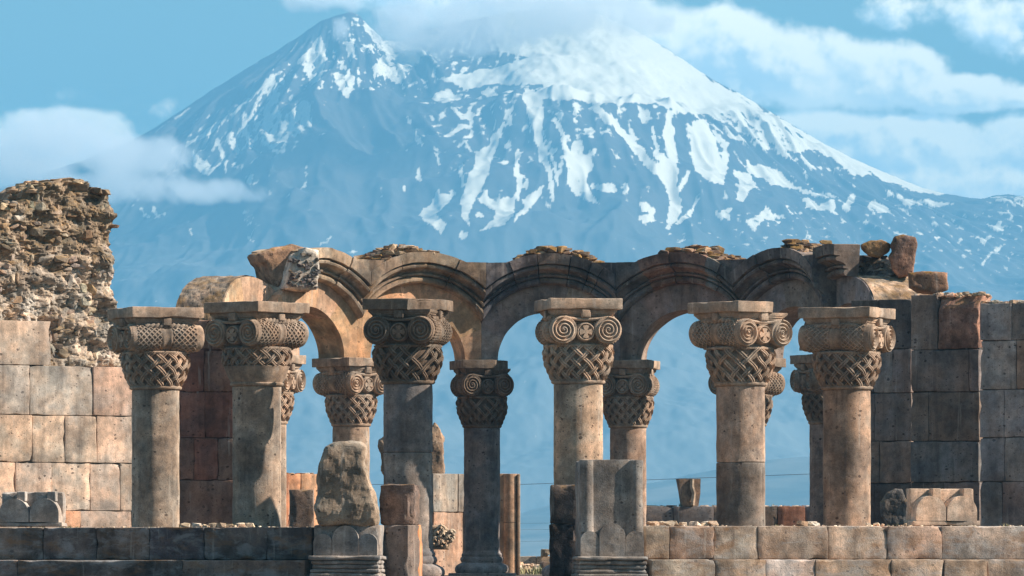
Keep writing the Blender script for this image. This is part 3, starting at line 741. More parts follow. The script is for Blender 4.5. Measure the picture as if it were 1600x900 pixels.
# ------------------------------------------------------------------ the far arcade: five whole bays and two broken ones on a semicircle
XB, YB, RI, RO = .77, 122.0, 5.40, 6.72
SPR = 4.30                                  # springing height
HALF = 1.292                                # half bay along the inner face
DPH = 2*HALF/RI
arc = thing('ruined_arcade', (XB, YB, SPR), 0, 'curved row of round stone arches with moulded hoods, broken at both ends', 'arcade')
def bend(ph, u, rho, z):
    a = ph+u/RI
    return np.stack([rho*np.sin(a)+SHIFT[0], rho*np.cos(a)+SHIFT[1], z], -1)
SHIFT = (0, 0)
def sector(mb, ph, r0f, r1f, th0, th1, rho_f, rho_b, tint, n=8, prof=None, gap=.004, seed=0, wear=.008):
    """one wedge stone between angles th0..th1 (from the crown, radians); radii limited so |u|<=HALF"""
    th0 += gap/1.6; th1 -= gap/1.6
    P = prof or [(r0f, rho_f), (r1f, rho_f)]
    rings = []
    ss = np.linspace(0, 1, n)
    for r, rho in P+[(P[-1][0], rho_b), (P[0][0], rho_b)]:
        lim = math.asin(min(1, HALF/r)) if r > HALF else math.pi/2+.0
        a0 = np.clip(th0, -lim, lim); a1 = np.clip(th1, -lim, lim); th = a0+(a1-a0)*ss
        rings.append(bend(ph, r*np.sin(th), np.full(n, rho), r*np.cos(th)))
    V = np.stack(rings, 1).reshape(-1, 3); m = len(rings)
    w = np.stack([fbm(V*4+seed, 3), fbm(V*4+seed+31, 3), fbm(V*4+seed+67, 3)], 1)*wear
    V = V+w
    F = []
    for i in range(n-1):
        for k in range(m): F.append((i*m+k, i*m+(k+1) % m, (i+1)*m+(k+1) % m, (i+1)*m+k))
    F.append(tuple(range(m))[::-1]); F.append(tuple((n-1)*m+k for k in range(m)))
    mb.add(V, F, tint)
HOOD = [(1.50, RI+0.400), (1.515, RI+0.275), (1.54, RI+0.237), (1.58, RI+0.225), (1.62, RI+0.244), (1.635, RI+0.312), (1.655, RI+0.312), (1.665, RI+0.213), (1.70, RI+0.206), (1.72, RI+0.275), (1.76, RI+0.213), (1.80, RI+0.125), (1.815, RI+0.056), (1.85, RI+0.037), (1.88, RI+0.056), (1.89, RI+0.125), (1.905, RI+0.125), (1.915, RI+0.000), (2.0, RI-0.013), (2.12, RI-0.013)]
def arch_bay(k, ring_t, hood_t, hood_range=(-1, 1), cuts=(), ring_range=(-1, 1), full=True, fill=(1, 1), rub=True, phase=None, shift=(0, 0), long=0, shell=None, hback=RO, halfL=HALF):
    global SHIFT; SHIFT = shift
    ph = k*DPH if phase is None else R(phase); rnd = random.Random(50+k)
    mb = MB(); nv = 7
    ths = np.linspace(-math.pi/2, math.pi/2, nv+1)
    for i in range(nv):
        if not (ring_range[0] <= (i+.5)/nv*2-1 <= ring_range[1]): continue
        re = 1.50
        tt = jit(ring_t, .17, rnd)
        n = 9; th0, th1 = ths[i]+.0015, ths[i+1]-.0015; ss = np.linspace(th0, th1, n); rings = []
        for (rr, rho) in ((.98, RI+.42), (None, RI+.42), (None, RO-.15+long), (.98, RO-.15+long)):
            th = ss; r = np.full(n, rr) if rr else np.minimum(re, HALF*.999/np.maximum(np.abs(np.sin(th)), 1e-6) if full else re)
            rings.append(bend(ph, r*np.sin(th), np.full(n, rho), r*np.cos(th)))
        V = np.stack(rings, 1).reshape(-1, 3); m = 4
        V = V+np.stack([fbm(V*4, 3), fbm(V*4+31, 3), fbm(V*4+67, 3)], 1)*.007
        F = [(a*m+q, a*m+(q+1) % m, (a+1)*m+(q+1) % m, (a+1)*m+q) for a in range(n-1) for q in range(m)]
        F += [tuple(range(m))[::-1], tuple((n-1)*m+q for q in range(m))]
        mb.add(V, F, tt)
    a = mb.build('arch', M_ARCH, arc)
    if shell:
        nu, nr_ = 60, 34; V = []
        for j in range(nr_):
            rho = RI+.45+(RO-.10+long-RI-.45)*j/(nr_-1)
            th = np.linspace(-1.5, 1.5, nu); V.append(np.stack([th, np.full(nu, rho)], 1))
        TR = np.concatenate(V); rr = 1.515+.03*fbm(np.stack([TR[:, 0]*9, TR[:, 1]*6, np.zeros(len(TR))], 1), 4)
        V = bend(ph, rr*np.sin(TR[:, 0]), TR[:, 1], rr*np.cos(TR[:, 0])); V[:, 2] += 0
        F = [(j*nu+i, (j+1)*nu+i, (j+1)*nu+i+1, j*nu+i+1) for j in range(nr_-1) for i in range(nu-1)]
        n_ = fbm(V*7, 3); c = np.array(shell)[None, :]*(1+.9*n_[:, None]); MB().add(V, F, np.clip(c, .02, 1)).build('rough_extrados', M_RUBBLE, a)
    if hood_range is None: return a
    hb = MB(); cs = [hood_range[0]]+list(cuts)+[hood_range[1]]
    for j in range(len(cs)-1):
        off = rnd.uniform(-.035, .035); tt = hood_t[j % len(hood_t)] if isinstance(hood_t, list) else jit(hood_t, .10, rnd)
        # angles follow a fraction of each radius' own limit so that stones meet the valley cleanly
        n = 16; rings = []
        c0, c1 = cs[j], cs[j+1]
        for r, rho in [(r, rho+off) for r, rho in HOOD]+[(2.12, hback), (1.50, hback)]:
            lim = math.asin(HALF/r); limL = math.asin(halfL/r)
            mid = math.radians(37.5)
            f0 = c0*limL if abs(c0) > .93 else c0*mid; f1 = c1*lim if abs(c1) > .93 else c1*mid
            th = np.linspace(f0+.0045, f1-.0045, n)
            rings.append(bend(ph, r*np.sin(th), np.full(n, rho), r*np.cos(th)))
        V = np.stack(rings, 1).reshape(-1, 3); m = len(rings)
        V = V+np.stack([fbm(V*3+j, 4), fbm(V*3+31+j, 4), fbm(V*3+67+j, 4)], 1)*.014
        F = [(a_*m+q, a_*m+(q+1) % m, (a_+1)*m+(q+1) % m, (a_+1)*m+q) for a_ in range(n-1) for q in range(m)]
        F += [tuple(range(m))[::-1], tuple((n-1)*m+q for q in range(m))]
        hb.add(V, F, tt)
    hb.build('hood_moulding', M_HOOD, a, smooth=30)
    # triangular filling stones between neighbouring hoods
    ZT = 1.93
    for sg, on in ((-1, fill[0]), (1, fill[1])):
        if not on: continue
        fb = MB()
        us = np.linspace(.87, HALF-.002, 10); rows = []
        for rho in (RI+.03, RO):
            for z in (np.sqrt(2.125**2-us**2)-.02, np.full(10, ZT)):
                rows.append(bend(ph, sg*us, np.full(10, rho), z))
        V = np.stack([rows[0], rows[1], rows[3], rows[2]], 1).reshape(-1, 3); m = 4
        F = [(a_*m+q, a_*m+(q+1) % m, (a_+1)*m+(q+1) % m, (a_+1)*m+q) for a_ in range(9) for q in range(m)]
        F += [tuple(range(m))[::-1], tuple(9*m+q for q in range(m))]
        if sg < 0: F = [f[::-1] for f in F]
        V = V+np.stack([fbm(V*3, 3), fbm(V*3+31, 3), fbm(V*3+67, 3)], 1)*.01
        fb.add(V, F, tuple(c*.8 for c in (hood_t[0] if isinstance(hood_t, list) else hood_t)))
        fb.build('spandrel_stone', M_HOOD, a)
    if rub:
        rb = MB(); u0, u1 = rub
        for q in range(int((u1-u0)*60)):
            u = rnd.uniform(u0, u1); rho = rnd.uniform(RI+.1, RO-.2)
            top = math.sqrt(max(.1, 2.1**2-u*u)); e = (u-u0)/(u1-u0); hgt = math.sin(math.pi*min(1, max(0, e)))*.20
            V, F = rock((rnd.uniform(.12, .4), rnd.uniform(.2, .4), rnd.uniform(.07, .18)), rnd.randint(0, 9999))
            V = rotz(V, rnd.uniform(0, 6)); V += bend(ph, np.array(u), np.array(rho), np.array(top-.02+hgt*rnd.uniform(.2, .9)))
            rb.add(V, F, jit(rnd.choice([TAN, BEIGE, BROWN, PALE] if k < 0 else [TAN, BROWN, BROWN, (.14, .11, .09), (.30, .20, .10)]), .15, rnd))
        rb.build('rubble_crest', M_LICHEN, a)
    return a
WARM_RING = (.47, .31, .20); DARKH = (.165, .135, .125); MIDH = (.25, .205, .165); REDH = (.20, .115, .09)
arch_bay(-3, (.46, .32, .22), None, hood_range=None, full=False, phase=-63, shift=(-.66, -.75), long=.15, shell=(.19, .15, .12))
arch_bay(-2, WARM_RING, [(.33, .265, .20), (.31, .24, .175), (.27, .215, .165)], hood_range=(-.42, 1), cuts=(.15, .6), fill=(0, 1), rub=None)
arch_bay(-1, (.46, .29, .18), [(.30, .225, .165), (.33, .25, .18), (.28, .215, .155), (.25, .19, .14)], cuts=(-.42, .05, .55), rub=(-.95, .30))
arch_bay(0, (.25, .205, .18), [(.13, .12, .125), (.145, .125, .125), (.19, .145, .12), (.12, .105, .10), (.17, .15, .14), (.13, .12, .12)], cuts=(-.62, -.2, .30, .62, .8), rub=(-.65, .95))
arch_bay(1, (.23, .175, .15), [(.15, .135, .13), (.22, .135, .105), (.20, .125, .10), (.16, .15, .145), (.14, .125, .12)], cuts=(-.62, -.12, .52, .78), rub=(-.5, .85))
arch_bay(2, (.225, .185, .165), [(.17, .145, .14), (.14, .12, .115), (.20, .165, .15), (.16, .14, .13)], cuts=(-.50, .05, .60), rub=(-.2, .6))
arch_bay(3, (.22, .19, .175), (.17, .14, .125), hood_range=(-1, .22), cuts=(-.15,), ring_range=(-.35, 1), full=False, fill=(0, 0), rub=None, phase=64, shift=(.50, -.75), long=.55, hback=RI+.52, halfL=.55, shell=(.36, .27, .20))  # right extrados paler than the left one: sunlight put into its tint
# rubble core left standing behind the broken left end, and the leaning end stone
def bend1(k, u, rho, z):
    a = k*DPH+u/RI; return np.array([XB+rho*math.sin(a), YB+rho*math.cos(a), SPR+z])
def solo(name, mbv, mat, loc, rz, label, cat, group=None, smooth=False):
    o = mbv.build(name, mat, None, smooth=smooth); o.location = loc; o.rotation_euler = (0, 0, rz); return tag(o, label, cat, group)
def pix_rock(name, pts, D, thick, seed, tint, mat, label, cat='stone', rough=.03, rz=0, group=None, dy=0, pts_tint=None, sub=.05):
    """stone whose front outline is given through photo pixels at distance D, built at its true size there"""
    xs = [p[0] for p in pts]; cx = sum(xs)/len(xs); zb = max(p[1] for p in pts)
    k = D/10000; out = [((x-cx)*k/math.cos(rz), (zb-y)*k) for x, y in pts]
    V, F = big_rock(out, thick, seed, rough, sub); mb = MB()
    c = np.tile(np.array(tint), (len(V), 1))
    if pts_tint: c = pts_tint(V, c)
    mb.add(V, F, c)
    return solo(name, mb, mat, (X(cx, D), D+dy, Z(zb, D)), rz, label, cat, group)
def core_tint(V, c):
    n = fbm(V*6, 3); m = (n > .05)[:, None]; return np.where(m, c*.3, c)
core = MB(); rnd = random.Random(5)
V, F = big_rock([(-.30, -.05), (.38, -.05), (.38, .72), (.1, .80), (-.1, .60)], 1.0, 4, .03); core.add(V, F, (.44, .39, .34))
for q in range(46):
    x = rnd.uniform(-.25, .35); z = rnd.uniform(.0, .66); V, F = rock((rnd.uniform(.06, .15), .16, rnd.uniform(.05, .10)), q+70); V = rotz(V, 0)
    V += np.array([x, -.50, z]); core.add(V, F, jit((.13, .115, .11), .3, rnd))
D = 123.9
solo('mortared_core', core, M_RUBBLE, (X(456, D), D+.95, Z(447, D)), R(20), 'patch of pale mortar studded with dark stones at the broken left end of the arcade', 'masonry')
pix_rock('end_stone', [(394, 399), (420, 389), (450, 384), (473, 388), (462, 400), (448, 420), (432, 443), (424, 450), (412, 432), (406, 415), (399, 412)], 125.2, .9, 3, (.33, .22, .155), M_LICHEN, 'reddish broken end stone leaning out at the far left tip of the arcade crown', rough=.025, rz=R(20))
# right-hand broken end
D = 124.0
core = MB()
V, F = big_rock([(-.65, -.2), (1.3, -.2), (1.35, .12), (1.0, .3), (.75, .7), (.3, .72), (-.1, .78), (-.6, .74)], .9, 6, .06); core.add(V, F, (.30, .28, .27))
for q in range(260):
    x = rnd.uniform(-.6, 1.3); z = rnd.uniform(-.15, .76 if x < .8 else .3); V, F = rock((rnd.uniform(.08, .2), .2, rnd.uniform(.05, .11)), q+170)
    V += np.array([x, -.47+rnd.uniform(-.06, .04), z]); core.add(V, F, jit(rnd.choice([(.2, .18, .17), (.4, .36, .31), (.12, .11, .11)]), .2, rnd))
solo('mortared_core', core, M_RUBBLE, (X(1352, D), D+.6, Z(463, D)), R(-20), 'mass of bluish shaded rubble and mortar behind the broken right end of the arcade', 'masonry')
pix_rock('boulder', [(1345, 383), (1360, 376), (1378, 375), (1392, 382), (1390, 392), (1372, 403), (1358, 400), (1347, 390)], 124.0, .5, 12, (.30, .19, .10), M_LICHEN, 'rounded ochre-lichened boulder lying on the rubble left of the tallest stone', rough=.02)
pix_rock('standing_stone', [(1392, 382), (1398, 371), (1412, 368), (1428, 371), (1433, 383), (1430, 405), (1424, 430), (1405, 434), (1392, 420), (1389, 400), (1395, 392)], 123.7, .6, 14, (.25, .16, .125), M_LICHEN, 'upright reddish brown stone, the highest one at the right end of the ruin', rough=.025)
pix_rock('squared_stone', [(1418, 428), (1440, 425), (1478, 426), (1480, 452), (1462, 460), (1434, 456), (1420, 448)], 122.0, .6, 15, (.27, .17, .12), M_LICHEN, 'squared brown stone resting on top of the right wall beside the upright stone', rough=.02)
pix_rock('crest_stone', [(1250, 392), (1262, 386), (1290, 386), (1296, 392), (1290, 398), (1262, 400)], 126.0, .6, 16, (.17, .13, .11), M_LICHEN, 'small flat dark stone on the arcade crest just left of its broken right end', rough=.015)

# ------------------------------------------------------------------ ashlar walls
def ashlar(name, px0, D0, px1, D1, rows, label, cat='wall', depth=.55, mat=None, back_top=None, seed=0):
    """rows: list of (y_top, y_bottom, [joint px...], [tints...]); a straight wall between two plan points"""
    x0, y0, x1, y1 = X(px0, D0), D0, X(px1, D1), D1; L = math.hypot(x1-x0, y1-y0); a = math.atan2(y1-y0, x1-x0)
    Dm = (D0+D1)/2
    root = thing(name, (x0, y0, 0.0), a, label, cat)
    def s_of(px):
        # where the sight line through px meets the wall line
        k = (px-800)/10000; den = (x1-x0)-k*(y1-y0); return (k*y0-x0)/den*L
    rnd = random.Random(seed); face = MB(); q = 0
    for yt, yb, js, ts in rows:
        zt, zb = Z(yt, Dm), Z(yb, Dm)
        for i in range(len(js)-1):
            if ts and ts[i % len(ts)] is None: continue
            s0, s1 = s_of(js[i]), s_of(js[i+1]); w = s1-s0
            tt = jit(ts[i % len(ts)], .07, rnd)
            V, F = worn_box(w-.006, depth, zt-zb-.006, r=.010, step=.14, wear=.0055, seed=q+seed, chip=.07)
            V += np.array([(s0+s1)/2, depth/2+rnd.uniform(-.018, .018), (zt+zb)/2]); face.add(V, F, tt); q += 1
    face.build('ashlar_facing', mat or M_ASH, root, smooth=35)
    zt, zb = Z(rows[0][0] if back_top is None else back_top, Dm)-.03, Z(rows[-1][1], Dm)
    V, F = worn_box(L-.06, depth-.10, zt-zb, r=.01, step=1, wear=0); V += np.array([L/2, .05+(depth-.10)/2, (zt+zb)/2]); MB().add(V, F, tuple(c*.6 for c in rows[-1][3][0])).build('wall_core', M_RUBBLE, root)
    return root, s_of, Dm, L
P1 = (.44, .355, .285); P2 = (.445, .365, .30); P3 = (.435, .34, .27); P4 = (.37, .31, .26)
left_rows = [(502, 571, [-60, -5, 80], [P1, P1]),
    (571.5, 648.5, [-60, 47, 145, 226], [P2, (.36, .31, .27), (.43, .325, .255)]),
    (649, 722.5, [-60, -20, 50, 101, 151, 226], [P2, P3, P1, P2, P3]),
    (723, 797.5, [-60, 24, 81, 141, 188, 226], [P3, P1, P2, (.41, .33, .27), P1]),
    (798, 828, [-60, 30, 98, 126, 206, 226], [P1, P1, (.42, .25, .16), P3, P4])]
wl, s_of, Dm, L = ashlar('ruined_wall', -60, 110.3, 226, 112.4, left_rows, 'sunlit wall of pale ashlar blocks topped by a jagged mass of rubble', seed=1, back_top=571)
# rubble core of the left wall
rub = MB(); rnd = random.Random(21)
outl = [(-60, 330), (-40, 318), (0, 316), (28, 321), (48, 314), (62, 312), (70, 296), (84, 286), (100, 282), (118, 276), (134, 278), (150, 279), (163, 291), (184, 294), (188, 320), (192, 345), (190, 380), (193, 420), (192, 455), (198, 490), (212, 500), (222, 520), (226, 572), (-60, 572)]
so = [(s_of(x), Z(y, Dm)) for x, y in outl]
V, F = prism(so, .45, 1.6); rub.add(V, F, (.33, .26, .20))
def inside_out(P): return pip(so, P[:, 0], P[:, 1])
gx = np.arange(min(p[0] for p in so), max(p[0] for p in so), .03); gz = np.arange(Z(572, Dm), max(p[1] for p in so)+.02, .022)
GX, GZ = np.meshgrid(gx, gz); q3 = np.stack([GX.ravel(), np.zeros(GX.size), GZ.ravel()], 1)
n_a = fbm(q3*np.array([2.2, 1, 2.6]), 5); n_b = fbm(q3*np.array([7, 1, 12])+5, 4); n_c = np.abs(fbm(q3*np.array([4, 1, 8])+25, 3))
GY = .30-.26*n_a-.045*n_b+.35*np.clip(.10-n_c, 0, 1)
ok = inside_out(np.stack([GX.ravel(), GZ.ravel()], 1)).reshape(GX.shape)
idn = -np.ones(GX.size, int); fl_ = []; W_ = len(gx)
for j in range(len(gz)-1):
    for i in range(W_-1):
        if ok[j, i] and ok[j, i+1] and ok[j+1, i] and ok[j+1, i+1]: fl_.append((j*W_+i, j*W_+i+1, (j+1)*W_+i+1, (j+1)*W_+i))
tn_ = np.array([.36, .31, .26])[None]*(1+.5*fbm(q3*3+8, 3)[:, None])*np.where(n_c < .04, .6, 1)[:, None]
up_ = np.clip((GZ.ravel()-Z(420, Dm))/.5, 0, 1)[:, None]; tn_ = tn_*(1-up_)+up_*np.array([.27, .215, .16])[None]*(1+.7*n_b[:, None])
rub.add(np.stack([GX.ravel(), GY, GZ.ravel()], 1), fl_, np.clip(tn_, .05, .8))
SX = np.array([p[0] for p in so]); SZ = np.array([p[1] for p in so])
step = .075; zz = SZ.min()
cnt = 0
while zz < SZ.max():
    h = rnd.choice([rnd.uniform(.05, .10), rnd.uniform(.10, .20)]); xx_ = SX.min()
    while xx_ < SX.max():
        w = rnd.choice([rnd.uniform(.05, .14), rnd.uniform(.12, .36)])
        cx_, cz_ = xx_+w/2, zz+h/2+rnd.uniform(-.02, .02)
        if pip(so, np.array([cx_+w*.42]), np.array([cz_]))[0] and pip(so, np.array([cx_]), np.array([cz_-.02]))[0]:
            dz_ = 0
            nse = fbm(np.array([[cx_*1.1, cz_*1.1, 3.0]]), 3)[0]; n2_ = fbm(np.array([[cx_*2.3, cz_*2.3, 9.0]]), 2)[0]
            facing = cz_ < Z(503, Dm) and cx_ < s_of(80)
            smooth_patch = (s_of(50) < cx_ < s_of(118)) and (Z(482, Dm) < cz_ < Z(412, Dm))
            if not facing and not smooth_patch and rnd.random() < .62:
                yo = .30-.22*fbm(np.array([[cx_*2.2, 0, cz_*2.6]]), 5)[0]-rnd.uniform(-.05, .05)+.02
                if rnd.random() < .08: yo += .12
                V, F = rock((w*1.15, rnd.uniform(.2, .4), h*rnd.uniform(1.0, 1.5)), rnd.randint(0, 99999), n=rnd.choice([16, 24, 34]))
                a_ = rnd.gauss(0, .2); V = np.stack([V[:, 0]*math.cos(a_)-V[:, 2]*math.sin(a_), V[:, 1], V[:, 0]*math.sin(a_)+V[:, 2]*math.cos(a_)], 1)
                V += np.array([cx_, yo+.10, cz_])
                up = cz_ > Z(400, Dm)
                pal = [(.33, .275, .215), (.28, .22, .165), (.21, .165, .13), (.36, .31, .25), (.27, .19, .125)] if up or n2_ > .02 else [(.42, .36, .30), (.46, .40, .335), (.36, .30, .24), (.30, .23, .17), (.36, .33, .30)]
                rub.add(V, F, jit(rnd.choice(pal), .24, rnd)); cnt += 1
        xx_ += w*.9
    zz += h*.85
for q in range(110):      # loose stones over the top edge
    i = rnd.randint(0, 17); k = rnd.random(); x_ = SX[i]*(1-k)+SX[i+1]*k; z_ = SZ[i]*(1-k)+SZ[i+1]*k
    V, F = rock((rnd.uniform(.12, .34), rnd.uniform(.2, .5), rnd.uniform(.07, .16)), 500+q); V = rotz(V, rnd.uniform(-.5, .5)); V += np.array([x_-.03, rnd.uniform(.25, 1.4), z_-.03])
    rub.add(V, F, jit(rnd.choice([(.34, .25, .17), (.25, .17, .115), (.42, .33, .24)]), .15, rnd))
rub.build('rubble_core', M_RUBBLE, wl)

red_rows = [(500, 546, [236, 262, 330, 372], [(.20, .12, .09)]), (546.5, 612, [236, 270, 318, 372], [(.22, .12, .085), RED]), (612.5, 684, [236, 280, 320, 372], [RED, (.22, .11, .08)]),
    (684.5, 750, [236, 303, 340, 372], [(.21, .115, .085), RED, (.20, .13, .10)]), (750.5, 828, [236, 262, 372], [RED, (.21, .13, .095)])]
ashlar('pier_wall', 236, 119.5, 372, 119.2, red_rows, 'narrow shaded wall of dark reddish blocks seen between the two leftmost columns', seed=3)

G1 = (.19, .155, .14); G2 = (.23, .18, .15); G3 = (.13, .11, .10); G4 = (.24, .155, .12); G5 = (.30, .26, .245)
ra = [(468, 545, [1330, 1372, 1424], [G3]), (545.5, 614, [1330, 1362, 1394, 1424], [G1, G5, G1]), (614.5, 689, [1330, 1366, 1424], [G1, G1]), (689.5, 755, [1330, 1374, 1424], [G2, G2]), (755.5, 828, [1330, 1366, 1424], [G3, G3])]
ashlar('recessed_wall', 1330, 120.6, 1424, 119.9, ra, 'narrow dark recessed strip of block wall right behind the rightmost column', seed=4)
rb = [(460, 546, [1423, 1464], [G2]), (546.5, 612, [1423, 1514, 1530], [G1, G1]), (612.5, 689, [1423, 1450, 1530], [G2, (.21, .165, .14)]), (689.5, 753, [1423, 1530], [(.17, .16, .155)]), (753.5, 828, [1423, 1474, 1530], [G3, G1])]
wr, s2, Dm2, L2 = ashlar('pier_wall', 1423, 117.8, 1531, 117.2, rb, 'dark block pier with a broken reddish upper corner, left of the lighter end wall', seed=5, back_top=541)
bl = MB(); V, F = worn_box(s2(1529)-s2(1465), .5, Z(462, Dm2)-Z(545, Dm2), r=.02, step=.07, wear=.012, seed=8, chip=.06)
V += np.array([(s2(1529)+s2(1465))/2, .255, (Z(462, Dm2)+Z(545, Dm2))/2])
topm = V[:, 2] > Z(480, Dm2); V[topm, 1] += (V[topm, 2]-Z(480, Dm2))*.9
bl.add(V, F, (.27, .155, .115)); bl.build('broken_block', M_RUBBLE, wr)
rc = [(473, 531, [1531, 1580, 1660], [G5, (.2, .17, .155)]), (531.5, 608, [1531, 1588, 1660], [(.32, .275, .255), (.29, .205, .16)]), (608.5, 683, [1531, 1569, 1660], [G5, (.29, .255, .24)]), (683.5, 752, [1531, 1570, 1660], [(.26, .23, .22), (.27, .235, .22)]), (752.5, 828, [1531, 1566, 1660], [(.23, .20, .185), (.26, .195, .165)])]
we, s3, Dm3, L3 = ashlar('end_wall', 1531, 115.6, 1660, 114.9, rc, 'lighter grey block wall running out of the frame at the far right', seed=6)
def rubble_line(parent, s0, s1, z, n, hz_, seed, depth=.5, pal=None):
    mb = MB(); rnd = random.Random(seed)
    for q in range(n):
        V, F = rock((rnd.uniform(.06, .22), rnd.uniform(.1, .25), rnd.uniform(.04, hz_)), seed*100+q); V = rotz(V, rnd.uniform(0, 6))
        V += np.array([rnd.uniform(s0, s1), rnd.uniform(.05, depth), z+rnd.uniform(0, hz_*.35)]); mb.add(V, F, jit(rnd.choice(pal or [PALE, BEIGE, (.35, .3, .26)]), .2, rnd))
    return mb.build('rubble_crest', M_RUBBLE, parent)
rubble_line(we, 0, L3, Z(473, Dm3), 60, .10, 61)
rubble_line(wr, s2(1462), s2(1531), Z(462, Dm2), 40, .12, 62)
rubble_line(wr, s2(1423), s2(1462), Z(460, Dm2)-.01, 8, .05, 63)
pix_rock('weathered_boulder', [(1388, 822), (1378, 806), (1376, 786), (1385, 770), (1398, 764), (1410, 766), (1417, 780), (1421, 800), (1422, 822)], 117.0, .25, 44, (.15, .14, .135), M_RUBBLE, 'pale weathered lump of stone leaning on the dark wall beside the right twin-arch stone', rough=.03)

# ------------------------------------------------------------------ stepped platforms in front
def platform(name, pxa, Da, pxb, Db, label, tints, seed, rows):
    x0, y0, x1, y1 = X(pxa, Da), Da, X(pxb, Db), Db; L = math.hypot(x1-x0, y1-y0); a = math.atan2(y1-y0, x1-x0)
    root = thing(name, (x0, y0, -.5), a, label, 'platform'); rnd = random.Random(seed)
    def s_of(px): k = (px-800)/10000; return (k*y0-x0)/((x1-x0)-k*(y1-y0))*L
    for nm, z0, z1, yo, dep, js in rows:
        mb = MB(); q = 0
        ss = [0 if j is None else s_of(j) for j in js]; ss[0] = 0; ss[-1] = L
        for i in range(len(ss)-1):
            V, F = worn_box(ss[i+1]-ss[i]-.005, dep, z1-z0, r=.013, step=.07, wear=.007, seed=seed*10+q, chip=.08)
            V += np.array([(ss[i]+ss[i+1])/2, yo+dep/2+rnd.uniform(-.012, .012), (z0+z1)/2+.5]); mb.add(V, F, jit(tints[q % len(tints)], .14, rnd)); q += 1
        mb.build(nm, M_STEP, root, smooth=35)
    zt_ = rows[0][2]-.012
    pts = [(x0+.02, y0+.9), (x1-.02, y1+.9), (x1-.02, 108.5), (x0+.02, 108.5)]
    V = [(px_, py_, z_) for z_ in (-.5, zt_) for px_, py_ in pts]; V = rotz(np.array(V)-np.array([x0, y0, -.5]), -a)
    F = [(3, 2, 1, 0), (4, 5, 6, 7)]+[(i, (i+1) % 4, 4+(i+1) % 4, 4+i) for i in range(4)]
    mb = MB().add(V, F, (.12, .095, .075)); mb.build('paving', M_FLOOR, root)
    return root, s_of, L
TS = [(.40, .32, .26), (.33, .25, .19), (.44, .37, .31), (.37, .28, .21)]  # right steps: brighter tints, sunlight partly put into the colour
TD = [(.145, .118, .11), (.125, .105, .10), (.165, .125, .108), (.10, .085, .085)]  # left steps: same stone tinted dark, shade put into the colour
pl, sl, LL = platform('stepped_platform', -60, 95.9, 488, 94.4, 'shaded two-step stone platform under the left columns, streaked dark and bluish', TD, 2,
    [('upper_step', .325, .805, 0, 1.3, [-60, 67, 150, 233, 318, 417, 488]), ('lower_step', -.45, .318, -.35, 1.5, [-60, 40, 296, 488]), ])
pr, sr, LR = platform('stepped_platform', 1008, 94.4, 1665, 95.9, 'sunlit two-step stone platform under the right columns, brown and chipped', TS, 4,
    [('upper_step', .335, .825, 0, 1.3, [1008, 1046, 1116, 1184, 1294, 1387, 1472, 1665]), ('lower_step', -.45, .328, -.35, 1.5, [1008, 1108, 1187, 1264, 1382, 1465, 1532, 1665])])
def scatter(parent, s0, s1, z, n, seed, size=(.05, .2), hh=.09, dmax=1.0):
    mb = MB(); rnd = random.Random(seed)
    for q in range(n):
        w = rnd.uniform(*size); V, F = rock((w, w*.8, min(hh, w*.5)), seed*50+q); V = rotz(V, rnd.uniform(0, 6))
        V += np.array([rnd.uniform(s0, s1), rnd.uniform(.12, dmax), z+min(hh, w*.5)*.3]); mb.add(V, F, jit(rnd.choice([PALE, BEIGE, (.6, .53, .44)]), .12, rnd))
    o = mb.build('stone_chips', M_RUBBLE, parent); o['kind'] = 'stuff'
scatter(pl, sl(270), sl(370), 1.31, 26, 71, hh=.10); scatter(pl, sl(0), sl(480), 1.305, 60, 72, (.02, .06), .03)
scatter(pr, sr(1012), sr(1140), 1.33, 14, 73, (.08, .3), .10); scatter(pr, sr(1255), sr(1295), 1.33, 5, 74, (.1, .25), .1); scatter(pr, sr(1010), sr(1640), 1.325, 70, 75, (.02, .07), .03)
scatter(pr, sr(1365), sr(1440), 1.33, 6, 76, (.05, .15), .07)

# ------------------------------------------------------------------ carved stones
def arc_pts(cx, z0, zs, r, n=18):
    """upright panel with a semicircular head: base z0, springing zs"""
    return [(cx-r, z0)]+[(cx-r*math.cos(math.pi*i/n), zs+r*math.sin(math.pi*i/n)) for i in range(n+1)]+[(cx+r, z0)]
def rough_mesh(V, s, amp=.006): return V+np.stack([fbm(V*5+s, 3), fbm(V*5+s+31, 3), fbm(V*5+s+67, 3)], 1)*amp
def twin_arch(px0, px1, ytop, ybot, D, rz, tint, label, seed):
    k = D/10000; w = (px1-px0)*k/math.cos(rz); h = (ybot-ytop)*k
    root = thing('twin_arch_stone', (X((px0+px1)/2, D), D, Z(ybot, D)), rz, label, 'carved stone', 'twin-arch carved stones on the platforms')
    V, F = worn_box(w*.97, .22, h*.98, r=.012, step=.1, wear=.006, seed=seed, chip=.1); V += np.array([0, .23, h*.5]); MB().add(V, F, tint).build('block', M_CARVE, root, smooth=35)
    V, F = worn_box(w*1.02, .42, h*.13, r=.012, step=.1, wear=.005, seed=seed+1, chip=.1); V += np.array([0, .13, h*.065]); MB().add(V, F, tint).build('plinth', M_CARVE, root, smooth=35)
    r = w*.225
    for sx in (-1, 1):
        P = arc_pts(sx*w*.235, h*.13, h*.80-r, r); V, F = prism(P, -.08, .2); MB().add(rough_mesh(V, seed), F, tuple(c*1.05 for c in tint)).build('arch_panel', M_CARVE, root)
        V, F = worn_box(w*.13, .17, h*.28, r=.01, step=.1, wear=.004, seed=seed); V += np.array([sx*w*.235+w*.10, .05, h*.86]); MB().add(V, F, tint).build('neck', M_CARVE, root)
    return root
twin_arch(-4, 98, 768, 823, 96.3, R(-8), (.30, .265, .24), 'shaded grey block with two carved round arches at the left end of the platform', 81)
